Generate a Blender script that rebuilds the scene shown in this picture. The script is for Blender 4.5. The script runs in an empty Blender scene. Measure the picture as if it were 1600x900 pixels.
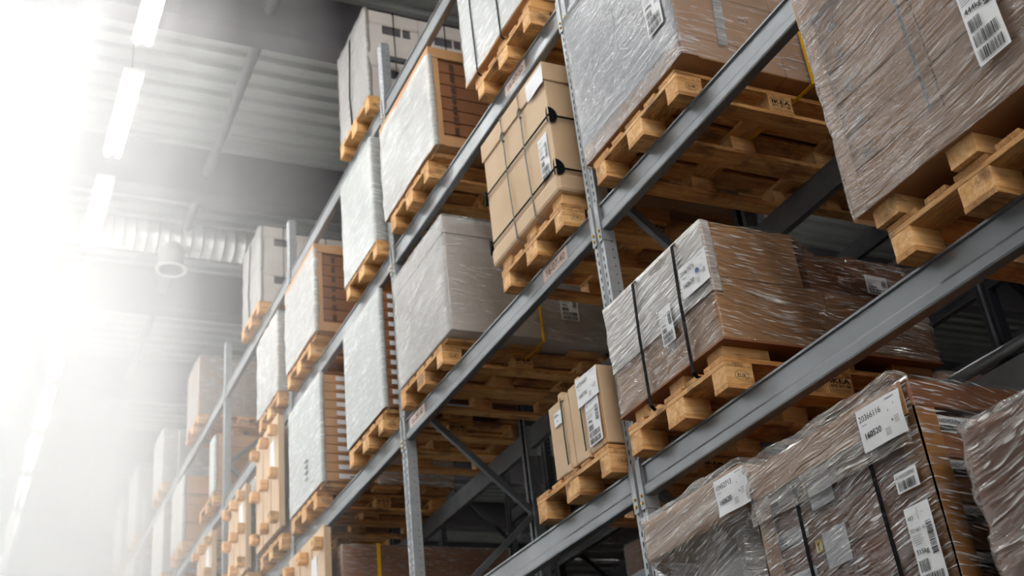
import bpy, bmesh, math, random
from mathutils import Vector, Matrix, noise
random.seed(7)
S = bpy.context.scene
COL = S.collection

# ------------------------------------------------------------------ camera, world, exposure
FPX = 1854.8                                   # focal length in pixels of the 1600 px wide frame
RIGHT = Vector((0.90517698, -0.41251812, -0.10238864))
DOWN = Vector((0.11462081, 0.46888406, -0.87579096))
FWD = Vector((0.40928804, 0.78100995, 0.47170622))
cam_d = bpy.data.cameras.new('camera')
cam = bpy.data.objects.new('camera', cam_d)
COL.objects.link(cam)
cam_d.sensor_width = 36.0
cam_d.lens = FPX / 1600 * 36
m = Matrix((RIGHT, -DOWN, -FWD)).transposed().to_4x4()
cam.matrix_world = m
cam_d.clip_start = 0.05
cam_d.clip_end = 200
cam_d.dof.use_dof = True
cam_d.dof.focus_distance = 4.6
cam_d.dof.aperture_fstop = 3.2
S.camera = cam
S.view_settings.view_transform = 'Standard'
S.view_settings.look = 'None'
S.view_settings.gamma = 1.0
S.view_settings.exposure = -0.08
S.view_settings.use_curve_mapping = False
S.cycles.transparent_max_bounces = 16
S.cycles.max_bounces = 12
S.cycles.diffuse_bounces = 3
S.cycles.glossy_bounces = 3
S.cycles.volume_bounces = 10
S.cycles.caustics_reflective = False
S.cycles.caustics_refractive = False
S.cycles.sample_clamp_indirect = 6
W = bpy.data.worlds.new('world')
S.world = W
W.use_nodes = True
W.node_tree.nodes['Background'].inputs[0].default_value = (0.9, 0.95, 1, 1)
W.node_tree.nodes['Background'].inputs[1].default_value = 1.0

LAMP_POWER = 50.0
FILL_LAMP_POWER = 90.0   # luminance of the added fill lamps
ROOF_GLOW = 5.0           # luminance of the rooflight added above the aisle
REAR_GLOW = 5.5       # luminance of the fill glazing added behind the camera
SIDE_GLOW = 5.2            # luminance of the unseen windows added in the outer wall
FLOOR_Z = -1.65

# ------------------------------------------------------------------ helpers
def lin(h):
    h = h.lstrip('#')
    c = [int(h[i:i + 2], 16) / 255 for i in (0, 2, 4)]
    return tuple((v / 12.92 if v <= 0.04045 else ((v + 0.055) / 1.055) ** 2.4) for v in c) + (1,)


class NT:
    def __init__(self, name):
        self.m = bpy.data.materials.new(name)
        self.m.use_nodes = True
        self.t = self.m.node_tree
        self.t.nodes.clear()

    def n(self, kind, **kw):
        nd = self.t.nodes.new(kind)
        for k, v in kw.items():
            setattr(nd, k, v)
        return nd

    def l(self, a, b):
        self.t.links.new(a, b)

    def val(self, sock, v):
        if isinstance(v, (int, float, tuple, list)):
            sock.default_value = v
        else:
            self.l(v, sock)

    def math(self, op, a, b=None, clamp=False):
        nd = self.n('ShaderNodeMath', operation=op, use_clamp=clamp)
        self.val(nd.inputs[0], a)
        if b is not None:
            self.val(nd.inputs[1], b)
        return nd.outputs[0]

    def noise(self, vec, scale, detail=2, rough=0.5, dist=0.0):
        nd = self.n('ShaderNodeTexNoise')
        self.l(vec, nd.inputs['Vector'])
        nd.inputs['Scale'].default_value = scale
        nd.inputs['Detail'].default_value = detail
        nd.inputs['Roughness'].default_value = rough
        nd.inputs['Distortion'].default_value = dist
        return nd.outputs[0]

    def mapr(self, v, a, b, c=0.0, d=1.0):
        nd = self.n('ShaderNodeMapRange')
        self.val(nd.inputs[0], v)
        for i, q in enumerate((a, b, c, d)):
            self.val(nd.inputs[1 + i], q)
        return nd.outputs[0]

    def mix(self, f, a, b):
        nd = self.n('ShaderNodeMix', data_type='RGBA')
        self.val(nd.inputs[0], f)
        self.val(nd.inputs[6], a)
        self.val(nd.inputs[7], b)
        return nd.outputs[2]

    def coords(self, scale=(1, 1, 1), loc=None, rot=(0, 0, 0)):
        tc = self.n('ShaderNodeTexCoord')
        mp = self.n('ShaderNodeMapping')
        self.l(tc.outputs['Object'], mp.inputs['Vector'])
        mp.inputs['Scale'].default_value = scale
        mp.inputs['Rotation'].default_value = rot
        if loc is not None:
            self.l(loc, mp.inputs['Location'])
        return mp.outputs[0]

    def rnd(self):
        oi = self.n('ShaderNodeObjectInfo')
        return oi.outputs['Random']

    def out(self, col, rough=0.6, metal=0.0, bump=None, bs=0.3, bd=0.01, spec=0.5, coat=0.0):
        p = self.n('ShaderNodeBsdfPrincipled')
        self.val(p.inputs['Base Color'], col)
        self.val(p.inputs['Roughness'], rough)
        self.val(p.inputs['Metallic'], metal)
        self.val(p.inputs['Specular IOR Level'], spec)
        if coat:
            p.inputs['Coat Weight'].default_value = coat
        if bump is not None:
            b = self.n('ShaderNodeBump')
            b.inputs['Strength'].default_value = bs
            b.inputs['Distance'].default_value = bd
            self.l(bump, b.inputs['Height'])
            self.l(b.outputs[0], p.inputs['Normal'])
        o = self.n('ShaderNodeOutputMaterial')
        self.l(p.outputs[0], o.inputs[0])
        return self.m


def m_wood(name, c1, c2, c3, axis, fine=0.6):
    t = NT(name)
    r = t.rnd()
    comb = t.n('ShaderNodeCombineXYZ')
    t.l(t.math('MULTIPLY', r, 37.0), comb.inputs[0])
    t.l(t.math('MULTIPLY', r, 91.0), comb.inputs[1])
    t.l(t.math('MULTIPLY', r, 53.0), comb.inputs[2])
    sc = [9, 9, 9]
    sc[axis] = 0.9
    v = t.coords(tuple(sc), comb.outputs[0])
    g = t.noise(v, 3.0, 5, 0.62, 1.2)
    gf = t.noise(v, 14.0, 3, 0.6, 0.4)
    v2 = t.coords((3, 3, 3), comb.outputs[0])
    big = t.noise(v2, 1.6, 3, 0.6)
    kn = t.n('ShaderNodeTexVoronoi')
    t.l(t.coords((7, 7, 7) if axis < 0 else tuple(2.2 if i == axis else 8 for i in range(3)), comb.outputs[0]), kn.inputs['Vector'])
    kn.inputs['Scale'].default_value = 1.0
    knot = t.mapr(kn.outputs['Distance'], 0.10, 0.26, 1, 0)
    c = t.mix(t.mapr(g, 0.38, 0.62), c1, c2)
    c = t.mix(t.mapr(gf, 0.50, 0.70, 0, fine), c, c3)
    c = t.mix(t.math('MULTIPLY', knot, 0.75), c, c3)
    dirt = t.mapr(t.math('ADD', big, t.math('MULTIPLY', gf, 0.25)), 0.66, 0.80, 0, 0.7)
    c = t.mix(dirt, c, lin('4f3826'))
    c = t.mix(t.math('MULTIPLY', r, 0.4), c, lin('a5713d'))
    return t.out(c, 0.72, bump=gf, bs=0.35, bd=0.004)


WOOD_X = m_wood('pine_grain_x', lin('e6b474'), lin('c88a4a'), lin('6b3a18'), 0)
WOOD_Y = m_wood('pine_grain_y', lin('ebbc80'), lin('d09656'), lin('703e1a'), 1)
WOOD_B = m_wood('pine_block', lin('f0c48c'), lin('dba260'), lin('7d471e'), 0, 0.12)


def m_card(name, c, c2, rough=0.62):
    t = NT(name)
    r = t.rnd()
    v = t.coords((1, 1, 1))
    n1 = t.noise(v, 2.5, 3, 0.55)
    n2 = t.noise(t.coords((1.5, 1.5, 60)), 1.2, 2, 0.5)
    col = t.mix(t.mapr(n1, 0.35, 0.7), c, c2)
    col = t.mix(t.mapr(n2, 0.45, 0.8, 0, 0.25), col, c2)
    col = t.mix(t.math('MULTIPLY', r, 0.18), col, tuple(x * 0.75 for x in c2[:3]) + (1,))
    return t.out(col, rough, bump=n1, bs=0.25, bd=0.02, spec=0.35)


KRAFT = m_card('kraft_cardboard', lin('c0946a'), lin('b08258'))
KRAFT_L = m_card('pale_kraft_cardboard', lin('d0b494'), lin('c4a582'))
KRAFT_D = m_card('brown_cardboard', lin('946240'), lin('7c5034'))
WHITE_C = m_card('white_cardboard', lin('ccc6c0'), lin('bdb6af'))
GLARE_GREY = m_card('grey_glare_sheet', lin('aeb0b6'), lin('9fa1a8'))  # grey of the glare on the silvery load's wrapped front


def m_film(name, milk=0.1, streak=0.75, dens=0.5, tint=(0.95, 0.94, 0.92, 1), slope=0.25, fine=70.0, rough=0.22, bstr=0.7):
    """Stretch film: mostly clear, crinkled by bumps; its milky bands and pull lines carry painted white glints."""
    t = NT(name)
    tc = t.n('ShaderNodeTexCoord')
    sp = t.n('ShaderNodeSeparateXYZ')
    t.l(tc.outputs['Object'], sp.inputs[0])
    u = t.math('ADD', sp.outputs[0], sp.outputs[1])
    r = t.rnd()
    base = t.n('ShaderNodeCombineXYZ')
    t.l(u, base.inputs[0])
    t.l(sp.outputs[2], base.inputs[1])
    t.l(t.math('MULTIPLY', r, 23.0), base.inputs[2])
    warp = t.noise(base.outputs[0], 1.3, 2, 0.5)
    v = t.math('ADD', sp.outputs[2], t.math('MULTIPLY', u, slope * 0.4))
    v = t.math('ADD', v, t.math('MULTIPLY', warp, 0.16))
    st = t.n('ShaderNodeCombineXYZ')
    t.l(t.math('MULTIPLY', u, 5.0), st.inputs[0])
    t.l(t.math('MULTIPLY', v, fine * 1.9), st.inputs[1])
    t.l(t.math('MULTIPLY', r, 11.0), st.inputs[2])
    s1 = t.noise(st.outputs[0], 1.0, 2, 0.6, 0.1)
    st2 = t.n('ShaderNodeCombineXYZ')
    t.l(t.math('MULTIPLY', u, 2.2), st2.inputs[0])
    t.l(t.math('MULTIPLY', v, fine * 0.32), st2.inputs[1])
    s2 = t.noise(st2.outputs[0], 1.0, 3, 0.55, 0.1)
    st3 = t.n('ShaderNodeCombineXYZ')
    t.l(t.math('MULTIPLY', u, 9.0), st3.inputs[0])
    t.l(t.math('MULTIPLY', v, fine * 2.3), st3.inputs[1])
    s3 = t.noise(st3.outputs[0], 1.0, 1, 0.5, 0.0)
    patch = t.noise(base.outputs[0], 3.2, 3, 0.6, 0.4)
    p = t.mapr(patch, 0.62 - 0.25 * dens, 0.80 - 0.2 * dens)
    lines = t.mapr(s1, 0.54, 0.64)
    glint_dash = t.mapr(s3, 0.60, 0.68)  # short white glints painted into the film colour
    bands = t.mapr(s2, 0.52, 0.70)
    a = t.math('MULTIPLY', lines, t.math('ADD', t.math('MULTIPLY', p, 0.7), 0.10))
    a = t.math('ADD', a, t.math('MULTIPLY', glint_dash, 0.6))
    a = t.math('ADD', a, t.math('MULTIPLY', t.math('MULTIPLY', bands, p), 0.55))
    a = t.math('ADD', t.math('MULTIPLY', a, streak), milk, clamp=True)
    h = t.math('ADD', t.math('MULTIPLY', s1, 0.6), t.math('MULTIPLY', s2, 2.0))
    h = t.math('ADD', h, t.math('MULTIPLY', s3, 0.5))
    b = t.n('ShaderNodeBump')
    b.inputs['Strength'].default_value = bstr
    b.inputs['Distance'].default_value = 0.012
    t.l(h, b.inputs['Height'])
    pb = t.n('ShaderNodeBsdfPrincipled')
    pb.inputs['Base Color'].default_value = tint
    pb.inputs['Roughness'].default_value = rough + 0.08
    pb.inputs['Specular IOR Level'].default_value = 0.9
    t.l(b.outputs[0], pb.inputs['Normal'])
    gl = t.n('ShaderNodeBsdfGlossy')
    gl.inputs['Roughness'].default_value = rough
    gl.inputs['Color'].default_value = (1, 1, 1, 1)
    t.l(b.outputs[0], gl.inputs['Normal'])
    fr = t.n('ShaderNodeFresnel')
    fr.inputs[0].default_value = 1.5
    t.l(b.outputs[0], fr.inputs['Normal'])
    tr = t.n('ShaderNodeBsdfTransparent')
    mx = t.n('ShaderNodeMixShader')
    t.l(t.math('MULTIPLY', fr.outputs[0], 0.75, clamp=True), mx.inputs[0])
    t.l(tr.outputs[0], mx.inputs[1])
    t.l(gl.outputs[0], mx.inputs[2])
    mx2 = t.n('ShaderNodeMixShader')
    t.l(a, mx2.inputs[0])
    t.l(mx.outputs[0], mx2.inputs[1])
    t.l(pb.outputs[0], mx2.inputs[2])
    o = t.n('ShaderNodeOutputMaterial')
    t.l(mx2.outputs[0], o.inputs[0])
    return t.m


FILM_CLEAR = m_film('clear_stretch_film', 0.02, 0.55, 0.45)
FILM_GLINT_STREAK = m_film('glint_streaked_film', 0.30, 0.9, 0.9)  # dense white streaks paint the glints on one load front
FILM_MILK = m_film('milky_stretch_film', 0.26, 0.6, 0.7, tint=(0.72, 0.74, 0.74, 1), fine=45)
FILM_WHITE_GLARE = m_film('white_glare_film', 0.42, 0.55, 0.7, tint=(0.62, 0.67, 0.66, 1), fine=30, rough=0.28, bstr=0.35)  # white tint carries the glare of wrapped fronts
FILM_SHADE_GREY = m_film('shade_grey_film', 0.40, 0.4, 0.6, tint=(0.30, 0.29, 0.28, 1), fine=40, rough=0.35, bstr=0.4)  # grey tint puts the dimmer light of the top level into the film
FILM_GLINT = m_film('crinkled_clear_film', 0.01, 0.85, 0.35, fine=55, rough=0.12, bstr=1.0)


def m_plain(name, c, rough=0.5, metal=0.0, var=0.1, scale=8.0, bs=0.0, spec=0.5):
    t = NT(name)
    n1 = t.noise(t.coords((1, 1, 1)), scale, 3, 0.6)
    col = t.mix(t.mapr(n1, 0.3, 0.7, 0, 1), c, tuple(x * (1 - var * 2) for x in c[:3]) + (1,))
    return t.out(col, t.mapr(n1, 0.3, 0.7, rough * 0.85, min(1, rough * 1.2)), metal, bump=n1 if bs else None, bs=bs, bd=0.01, spec=spec)


STEEL = m_plain('galvanised_beam_steel', lin('7b7e81'), 0.36, 0.6, 0.06, 5)
STEEL_U = m_plain('galvanised_upright_steel', lin('9ea2a5'), 0.45, 0.35, 0.08, 18)
STEEL_B = m_plain('dark_grey_brace_steel', lin('6f7377'), 0.45, 0.5, 0.1, 10)
DARKSTEEL = m_plain('near_black_steel', lin('191b22'), 0.5, 0.3, 0.1, 6)  # near-black tone, mainly for the rack behind
BLACK = m_plain('black_strap', lin('0e1013'), 0.65, 0, 0.1, 40, spec=0.08)
YELLOW = m_plain('yellow_strap', lin('e0a712'), 0.4, 0, 0.06, 40)
GREEN = m_plain('dark_green_strap', lin('14332c'), 0.6, 0, 0.1, 40, spec=0.1)
GREYCORD = m_plain('grey_cord', lin('6d736f'), 0.5, 0, 0.1, 40)
PAPER = m_plain('label_paper', lin('dfe0e2'), 0.5, 0, 0.03, 6)
PAPER_PINK = m_plain('beam_tag_paper', lin('d8bfb2'), 0.5, 0, 0.03, 6)
INK = m_plain('black_ink', lin('20201f'), 0.6, 0, 0.05, 6)
INK_FADED = m_plain('faded_ink', lin('7d7c7c'), 0.6, 0, 0.05, 6)
INK_BLUE = m_plain('blue_ink', lin('2b4f9b'), 0.6, 0, 0.05, 6)
STAMP = m_plain('burnt_stamp_ink', lin('2a1a10'), 0.7, 0, 0.1, 30)
STAMP_WOOD = m_plain('stamped_plate_wood', lin('c98f4f'), 0.7, 0, 0.12, 14)
NOTCH_SHADE = m_plain('carton_notch_shade', lin('4a3122'), 0.8, 0, 0.1, 20)  # flat dark brown replaces the shade inside carton notches
YLABEL = m_plain('yellow_label', lin('e6c51e'), 0.5, 0, 0.03, 6)
BOLT = m_plain('yellow_zinc_bolt', lin('b99b55'), 0.35, 0.8, 0.1, 20)
DECK = m_plain('galvanised_roof_deck', lin('a8aaa6'), 0.5, 0.25, 0.08, 1.5)
CEILBEAM = m_plain('grey_roof_beam', lin('565256'), 0.6, 0.0, 0.08, 2)
FLOOR = m_plain('grey_concrete', lin('4c4a47'), 0.5, 0, 0.12, 1.2)
WALLM = m_plain('grey_wall_panel', lin('5c5c5e'), 0.7, 0, 0.05, 0.6)
DUCTM = m_plain('galvanised_duct', lin('bcbcb8'), 0.35, 0.6, 0.08, 6)
PLASTIC_W = m_plain('white_plastic', lin('d8d2cb'), 0.4, 0, 0.05, 6)


def m_emit(name, c, s):
    t = NT(name)
    e = t.n('ShaderNodeEmission')
    e.inputs[0].default_value = c
    e.inputs[1].default_value = s
    o = t.n('ShaderNodeOutputMaterial')
    t.l(e.outputs[0], o.inputs[0])
    return t.m


LAMP = m_emit('lit_lamp_diffuser', (1.0, 0.98, 0.94, 1), LAMP_POWER)
LAMP_FILL = m_emit('fill_lamp_diffuser', (1.0, 0.97, 0.92, 1), FILL_LAMP_POWER)
ROOF_FILL = m_emit('added_rooflight_glow', (0.98, 1.0, 1.0, 1), ROOF_GLOW)


class MB:
    def __init__(self):
        self.v, self.f = [], []

    def face(self, *pts):
        b = len(self.v)
        self.v += [tuple(p) for p in pts]
        self.f.append(tuple(range(b, b + len(pts))))
        return self

    def box(self, x0, x1, y0, y1, z0, z1, bev=0.0):
        if bev:
            bm = bmesh.new()
            bmesh.ops.create_cube(bm, size=1)
            for q in bm.verts:
                q.co = Vector(((x0 + x1) / 2 + q.co.x * (x1 - x0), (y0 + y1) / 2 + q.co.y * (y1 - y0), (z0 + z1) / 2 + q.co.z * (z1 - z0)))
            bmesh.ops.bevel(bm, geom=bm.edges[:], offset=bev, segments=2, affect='EDGES', profile=0.5)
            self.add_bm(bm)
            return self
        b = len(self.v)
        self.v += [(x, y, z) for x in (x0, x1) for y in (y0, y1) for z in (z0, z1)]
        for q in ((0, 1, 3, 2), (4, 6, 7, 5), (0, 4, 5, 1), (2, 3, 7, 6), (0, 2, 6, 4), (1, 5, 7, 3)):
            self.f.append(tuple(b + i for i in q))
        return self

    def add_bm(self, bm):
        b = len(self.v)
        bm.verts.index_update()
        self.v += [tuple(q.co) for q in bm.verts]
        for fc in bm.faces:
            self.f.append(tuple(b + q.index for q in fc.verts))
        bm.free()

    def tube(self, pts, r, n=8, cap=True):
        pts = [Vector(p) for p in pts]
        rings = []
        for i, p in enumerate(pts):
            d = (pts[min(i + 1, len(pts) - 1)] - pts[max(i - 1, 0)]).normalized()
            a = d.cross(Vector((0, 0, 1)))
            if a.length < 0.05:
                a = d.cross(Vector((1, 0, 0)))
            a.normalize()
            c = d.cross(a)
            b = len(self.v)
            rr = r[i] if isinstance(r, (list, tuple)) else r
            for k in range(n):
                t = 2 * math.pi * k / n
                self.v.append(tuple(p + a * math.cos(t) * rr + c * math.sin(t) * rr))
            rings.append(b)
        for i in range(len(rings) - 1):
            for k in range(n):
                k2 = (k + 1) % n
                self.f.append((rings[i] + k, rings[i] + k2, rings[i + 1] + k2, rings[i + 1] + k))
        if cap:
            self.f.append(tuple(rings[0] + k for k in range(n))[::-1])
            self.f.append(tuple(rings[-1] + k for k in range(n)))
        return self

    def band(self, pts, wdir, w, nrm=None):
        """Thin strap following pts, width w along wdir, 1.5 mm thick."""
        wd = Vector(wdir).normalized() * (w / 2)
        pts = [Vector(p) for p in pts]
        for a, b in zip(pts[:-1], pts[1:]):
            d = (b - a).normalized()
            n = d.cross(wd).normalized() * 0.0012
            k = len(self.v)
            for q in (a, b):
                for s1 in (-1, 1):
                    for s2 in (-1, 1):
                        self.v.append(tuple(q + wd * s1 + n * s2))
            for q in ((0, 1, 3, 2), (4, 6, 7, 5), (0, 4, 5, 1), (2, 3, 7, 6), (0, 2, 6, 4), (1, 5, 7, 3)):
                self.f.append(tuple(k + i for i in q))
        return self

    def build(self, name, mat, parent=None, smooth=False):
        me = bpy.data.meshes.new(name)
        me.from_pydata(self.v, [], self.f)
        me.materials.append(mat)
        if smooth:
            me.polygons.foreach_set('use_smooth', [True] * len(me.polygons))
        me.update()
        bm = bmesh.new()
        bm.from_mesh(me)
        bmesh.ops.recalc_face_normals(bm, faces=bm.faces[:])
        bm.to_mesh(me)
        bm.free()
        o = bpy.data.objects.new(name, me)
        COL.objects.link(o)
        if parent is not None:
            o.parent = parent
        return o


def thing(name, label, cat, loc=(0, 0, 0), group=None, kind=None):
    o = bpy.data.objects.new(name, None)
    COL.objects.link(o)
    o.location = loc
    o.empty_display_size = 0.1
    tag(o, label, cat, group, kind)
    return o


def tag(o, label=None, cat=None, group=None, kind=None):
    if label:
        o['label'] = label
    if cat:
        o['category'] = cat
    if group:
        o['group'] = group
    if kind:
        o['kind'] = kind
    return o


def copy_tree(o, parent=None):
    c = o.copy()
    COL.objects.link(c)
    if parent is not None:
        c.parent = parent
    for ch in list(o.children):
        copy_tree(ch, c)
    return c


_glyph = {}


def text_mesh(s):
    if s in _glyph:
        return _glyph[s]
    cu = bpy.data.curves.new('lettering', 'FONT')
    cu.body = s
    cu.size = 1.0
    cu.resolution_u = 3
    o = bpy.data.objects.new('lettering', cu)
    COL.objects.link(o)
    bpy.context.view_layer.update()
    dg = bpy.context.evaluated_depsgraph_get()
    me = bpy.data.meshes.new_from_object(o.evaluated_get(dg))
    vs = [tuple(v.co) for v in me.vertices]
    fs = [tuple(p.vertices) for p in me.polygons]
    bpy.data.objects.remove(o)
    bpy.data.curves.remove(cu)
    bpy.data.meshes.remove(me)
    w = max(v[0] for v in vs) if vs else 1
    _glyph[s] = (vs, fs, w)
    return _glyph[s]


FACES = {'front': ((0, -1, 0), (-1, 0, 0)), 'side': ((1, 0, 0), (0, -1, 0))}


class Print:
    """Collects lettering / bars lying on a flat face. u runs along the reading direction, v upward, origin given."""
    def __init__(self, origin, face, rot=0.0):
        ud, nd = FACES[face]
        self.o = Vector(origin)
        u, z = Vector(ud), Vector((0, 0, 1))
        self.u = u * math.cos(rot) + z * math.sin(rot)
        self.w = -u * math.sin(rot) + z * math.cos(rot)
        self.n = Vector(nd)
        self.mb = MB()

    def p(self, u, v, d=0.0):
        return self.o + self.u * u + self.w * v + self.n * d

    def text(self, s, u, v, size, bold=0.0, d=0.002, rot=0, width=None):
        vs, fs, w = text_mesh(s)
        sx = size if width is None else width / w
        for off in ([0.0] if not bold else [-bold, 0.0, bold]):
            b = len(self.mb.v)
            for x, y, _ in vs:
                if rot:
                    self.mb.v.append(tuple(self.p(u - y * size, v + x * sx, d)))
                else:
                    self.mb.v.append(tuple(self.p(u + x * sx + off, v + y * size, d)))
            for f in fs:
                self.mb.f.append(tuple(b + i for i in f))
        return self

    def rect(self, u0, u1, v0, v1, d=0.002):
        self.mb.face(self.p(u0, v0, d), self.p(u1, v0, d), self.p(u1, v1, d), self.p(u0, v1, d))
        return self

    def bars(self, u0, u1, v0, v1, seed=0, vertical=True, d=0.002):
        rr = random.Random(seed)
        a, b = (u0, u1) if vertical else (v0, v1)
        q = a
        unit = (b - a) / 42
        while q < b - unit:
            w = unit * rr.choice((0.6, 0.8, 1.4, 2.2))
            w = min(w, b - q)
            if vertical:
                self.rect(q, q + w, v0, v1, d)
            else:
                self.rect(u0, u1, q, q + w, d)
            q += w + unit * rr.choice((0.6, 0.9, 1.5))
        return self

    def build(self, name, mat, parent):
        return self.mb.build(name, mat, parent)


def sheet(pr, w, h, name, mat, parent, curl=0.004, seed=0):
    """Paper sheet with a slight wave; origin lower left of the print frame."""
    mb = MB()
    n = 8
    k = len(mb.v)
    for i in range(n + 1):
        for j in range(n + 1):
            u, v = w * i / n, h * j / n
            d = curl * noise.noise(Vector((u * 9 + seed, v * 9, seed * 1.7))) - 0.001
            mb.v.append(tuple(pr.p(u, v, min(d, 0.0015))))
    for i in range(n):
        for j in range(n):
            a = k + i * (n + 1) + j
            mb.f.append((a, a + n + 1, a + n + 2, a + 1))
    return mb.build(name, mat, parent, smooth=True)


def shipping_label(parent, origin, face, w, h, top=('1450', '809 546 83', '444 kg'), seed=1, rot=0.0):
    """Tall narrow label: header numbers, a vertical barcode and two wide barcodes."""
    pr = Print(origin, face, rot)
    lab = sheet(pr, w, h, 'shipping_label', PAPER, parent, seed=seed)
    q = Print(origin, face, rot)
    q.text(top[0], w * 0.08, h * 0.86, h * 0.06)
    q.rect(w * 0.5, w * 0.512, h * 0.84, h * 0.97)
    q.text('___', w * 0.6, h * 0.91, h * 0.04)
    q.text(top[1], w * 0.06, h * 0.73, h * 0.062, width=w * 0.6)
    q.text(top[2], w * 0.1, h * 0.50, h * 0.075, bold=w * 0.004)
    q.bars(w * 0.70, w * 0.93, h * 0.46, h * 0.80, seed, vertical=False)
    q.bars(w * 0.10, w * 0.48, h * 0.32, h * 0.44, seed + 1)
    q.bars(w * 0.10, w * 0.90, h * 0.17, h * 0.29, seed + 2)
    q.bars(w * 0.10, w * 0.90, h * 0.03, h * 0.14, seed + 3)
    q.build('printed_text', INK, lab)
    f = Print(origin, face, rot)
    for i in range(5):
        f.rect(w * 0.08, w * (0.42 + 0.1 * (i % 3) * 0.5), h * (0.60 + i * 0.022), h * (0.606 + i * 0.022))
    f.build('small_print', INK_FADED, lab)
    return lab


def route_sheet(parent, origin, face, w, h, a, b, seed=1, rot=0.0, blue=False):
    """A4-like sheet with a long number on top and a date number below."""
    pr = Print(origin, face, rot)
    lab = sheet(pr, w, h, 'route_sheet', PAPER, parent, curl=0.012, seed=seed)
    q = Print(origin, face, rot)
    q.text(a, w * 0.04, h * 0.70, h * 0.20, width=w * 0.52)
    q.text(b, w * 0.08, h * 0.28, h * 0.20, bold=w * 0.0025, width=w * 0.40)
    q.text('6', w * 0.70, h * 0.62, h * 0.07)
    q.text('5', w * 0.84, h * 0.72, h * 0.07)
    q.text('0', w * 0.74, h * 0.36, h * 0.09, bold=w * 0.003)
    q.build('printed_text', INK, lab)
    f = Print(origin, face, rot)
    for i in range(4):
        f.rect(w * 0.56, w * 0.68, h * (0.12 + 0.045 * i), h * (0.135 + 0.045 * i))
        f.rect(w * 0.80, w * 0.90, h * (0.30 + 0.045 * i), h * (0.315 + 0.045 * i))
    f.rect(w * 0.08, w * 0.2, h * 0.60, h * 0.615)
    f.rect(w * 0.70, w * 0.9, h * 0.90, h * 0.92)
    f.build('small_print', INK_FADED, lab)
    if blue:
        g = Print(origin, face, rot)
        ring = []
        for k in range(16):
            t = 2 * math.pi * k / 16
            ring.append(g.p(w * 0.62 + w * 0.06 * math.cos(t), h * 0.52 + w * 0.06 * math.sin(t), 0.002))
        g.mb.face(*ring)
        g.text('uni', w * 0.74, h * 0.54, h * 0.10)
        g.build('printed_emblem', INK_BLUE, lab)
    return lab


# ------------------------------------------------------------------ setting: floor, walls, roof
ROOF_Z = 8.7
X0, X1, Y0, Y1 = -4.2, 24.0, -8.0, 46.0


def struct(o):
    o['kind'] = 'structure'
    return o


struct(MB().box(X0, X1, Y0, Y1, FLOOR_Z - 0.2, FLOOR_Z).build('floor', FLOOR))
struct(MB().box(X0 - 0.2, X0, Y0, Y1, FLOOR_Z, ROOF_Z + 0.3).build('wall_left', WALLM))
struct(MB().box(X1, X1 + 0.2, Y0, Y1, FLOOR_Z, ROOF_Z + 0.3).build('wall_right', WALLM))
struct(MB().box(X0, X1, Y1, Y1 + 0.2, FLOOR_Z, ROOF_Z + 0.3).build('wall_far', WALLM))
struct(MB().box(X0, X1, Y0 - 0.2, Y0, FLOOR_Z, ROOF_Z + 0.3).build('wall_rear', WALLM))


SIDE_FILL = m_emit('added_side_glow', (0.97, 1.0, 1.0, 1), SIDE_GLOW)  # unseen side windows added to light the haze and rack fronts
for k in range(0, 11):
    ya = 10.2 + 3.1 * k
    zb = -1.0
    w = struct(MB().box(X0 + 0.02, X0 + 0.03, ya, ya + 2.8, zb, 7.4).build('added_window_%d' % (k + 2), SIDE_FILL))
    mb = MB()
    for z in (zb, 3.2, 4.6, 6.0, 7.4):
        mb.box(X0, X0 + 0.06, ya - 0.05, ya + 2.85, z - 0.03, z + 0.03)
    for y in (ya, ya + 1.4, ya + 2.8):
        mb.box(X0, X0 + 0.06, y - 0.03, y + 0.03, zb, 7.4)
    mb.build('added_window_frame', CEILBEAM, w)


REAR_FILL = m_emit('added_rear_glow', (1.0, 0.985, 0.96, 1), REAR_GLOW)  # glazing added behind the camera to brighten faces turned to it
for k in range(2):
    xa = -3.9 + 3.4 * k
    w = struct(MB().box(xa, xa + 3.1, Y0 + 0.02, Y0 + 0.03, 0.3, 6.6).build('added_window_%d' % (k + 13), REAR_FILL))
    mb = MB()
    for z in (0.3, 1.9, 3.5, 5.1, 6.6):
        mb.box(xa - 0.05, xa + 3.15, Y0, Y0 + 0.06, z - 0.03, z + 0.03)
    for x in (xa, xa + 1.55, xa + 3.1):
        mb.box(x - 0.03, x + 0.03, Y0, Y0 + 0.06, 0.3, 6.6)
    mb.build('added_window_frame', CEILBEAM, w)


def deck_mesh(x0, x1, y0, y1, z, pitch, dep, mb=None):
    mb = mb or MB()
    y = y0
    while y < y1:
        a, b, c, d = y, y + pitch * 0.42, y + pitch * 0.5, y + pitch * 0.92
        e = y + pitch
        for p, q, zp, zq in ((a, b, z, z), (b, c, z, z + dep), (c, d, z + dep, z + dep), (d, e, z + dep, z)):
            mb.face((x0, p, zp), (x1, p, zp), (x1, q, zq), (x0, q, zq))
        y += pitch
    return mb


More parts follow.
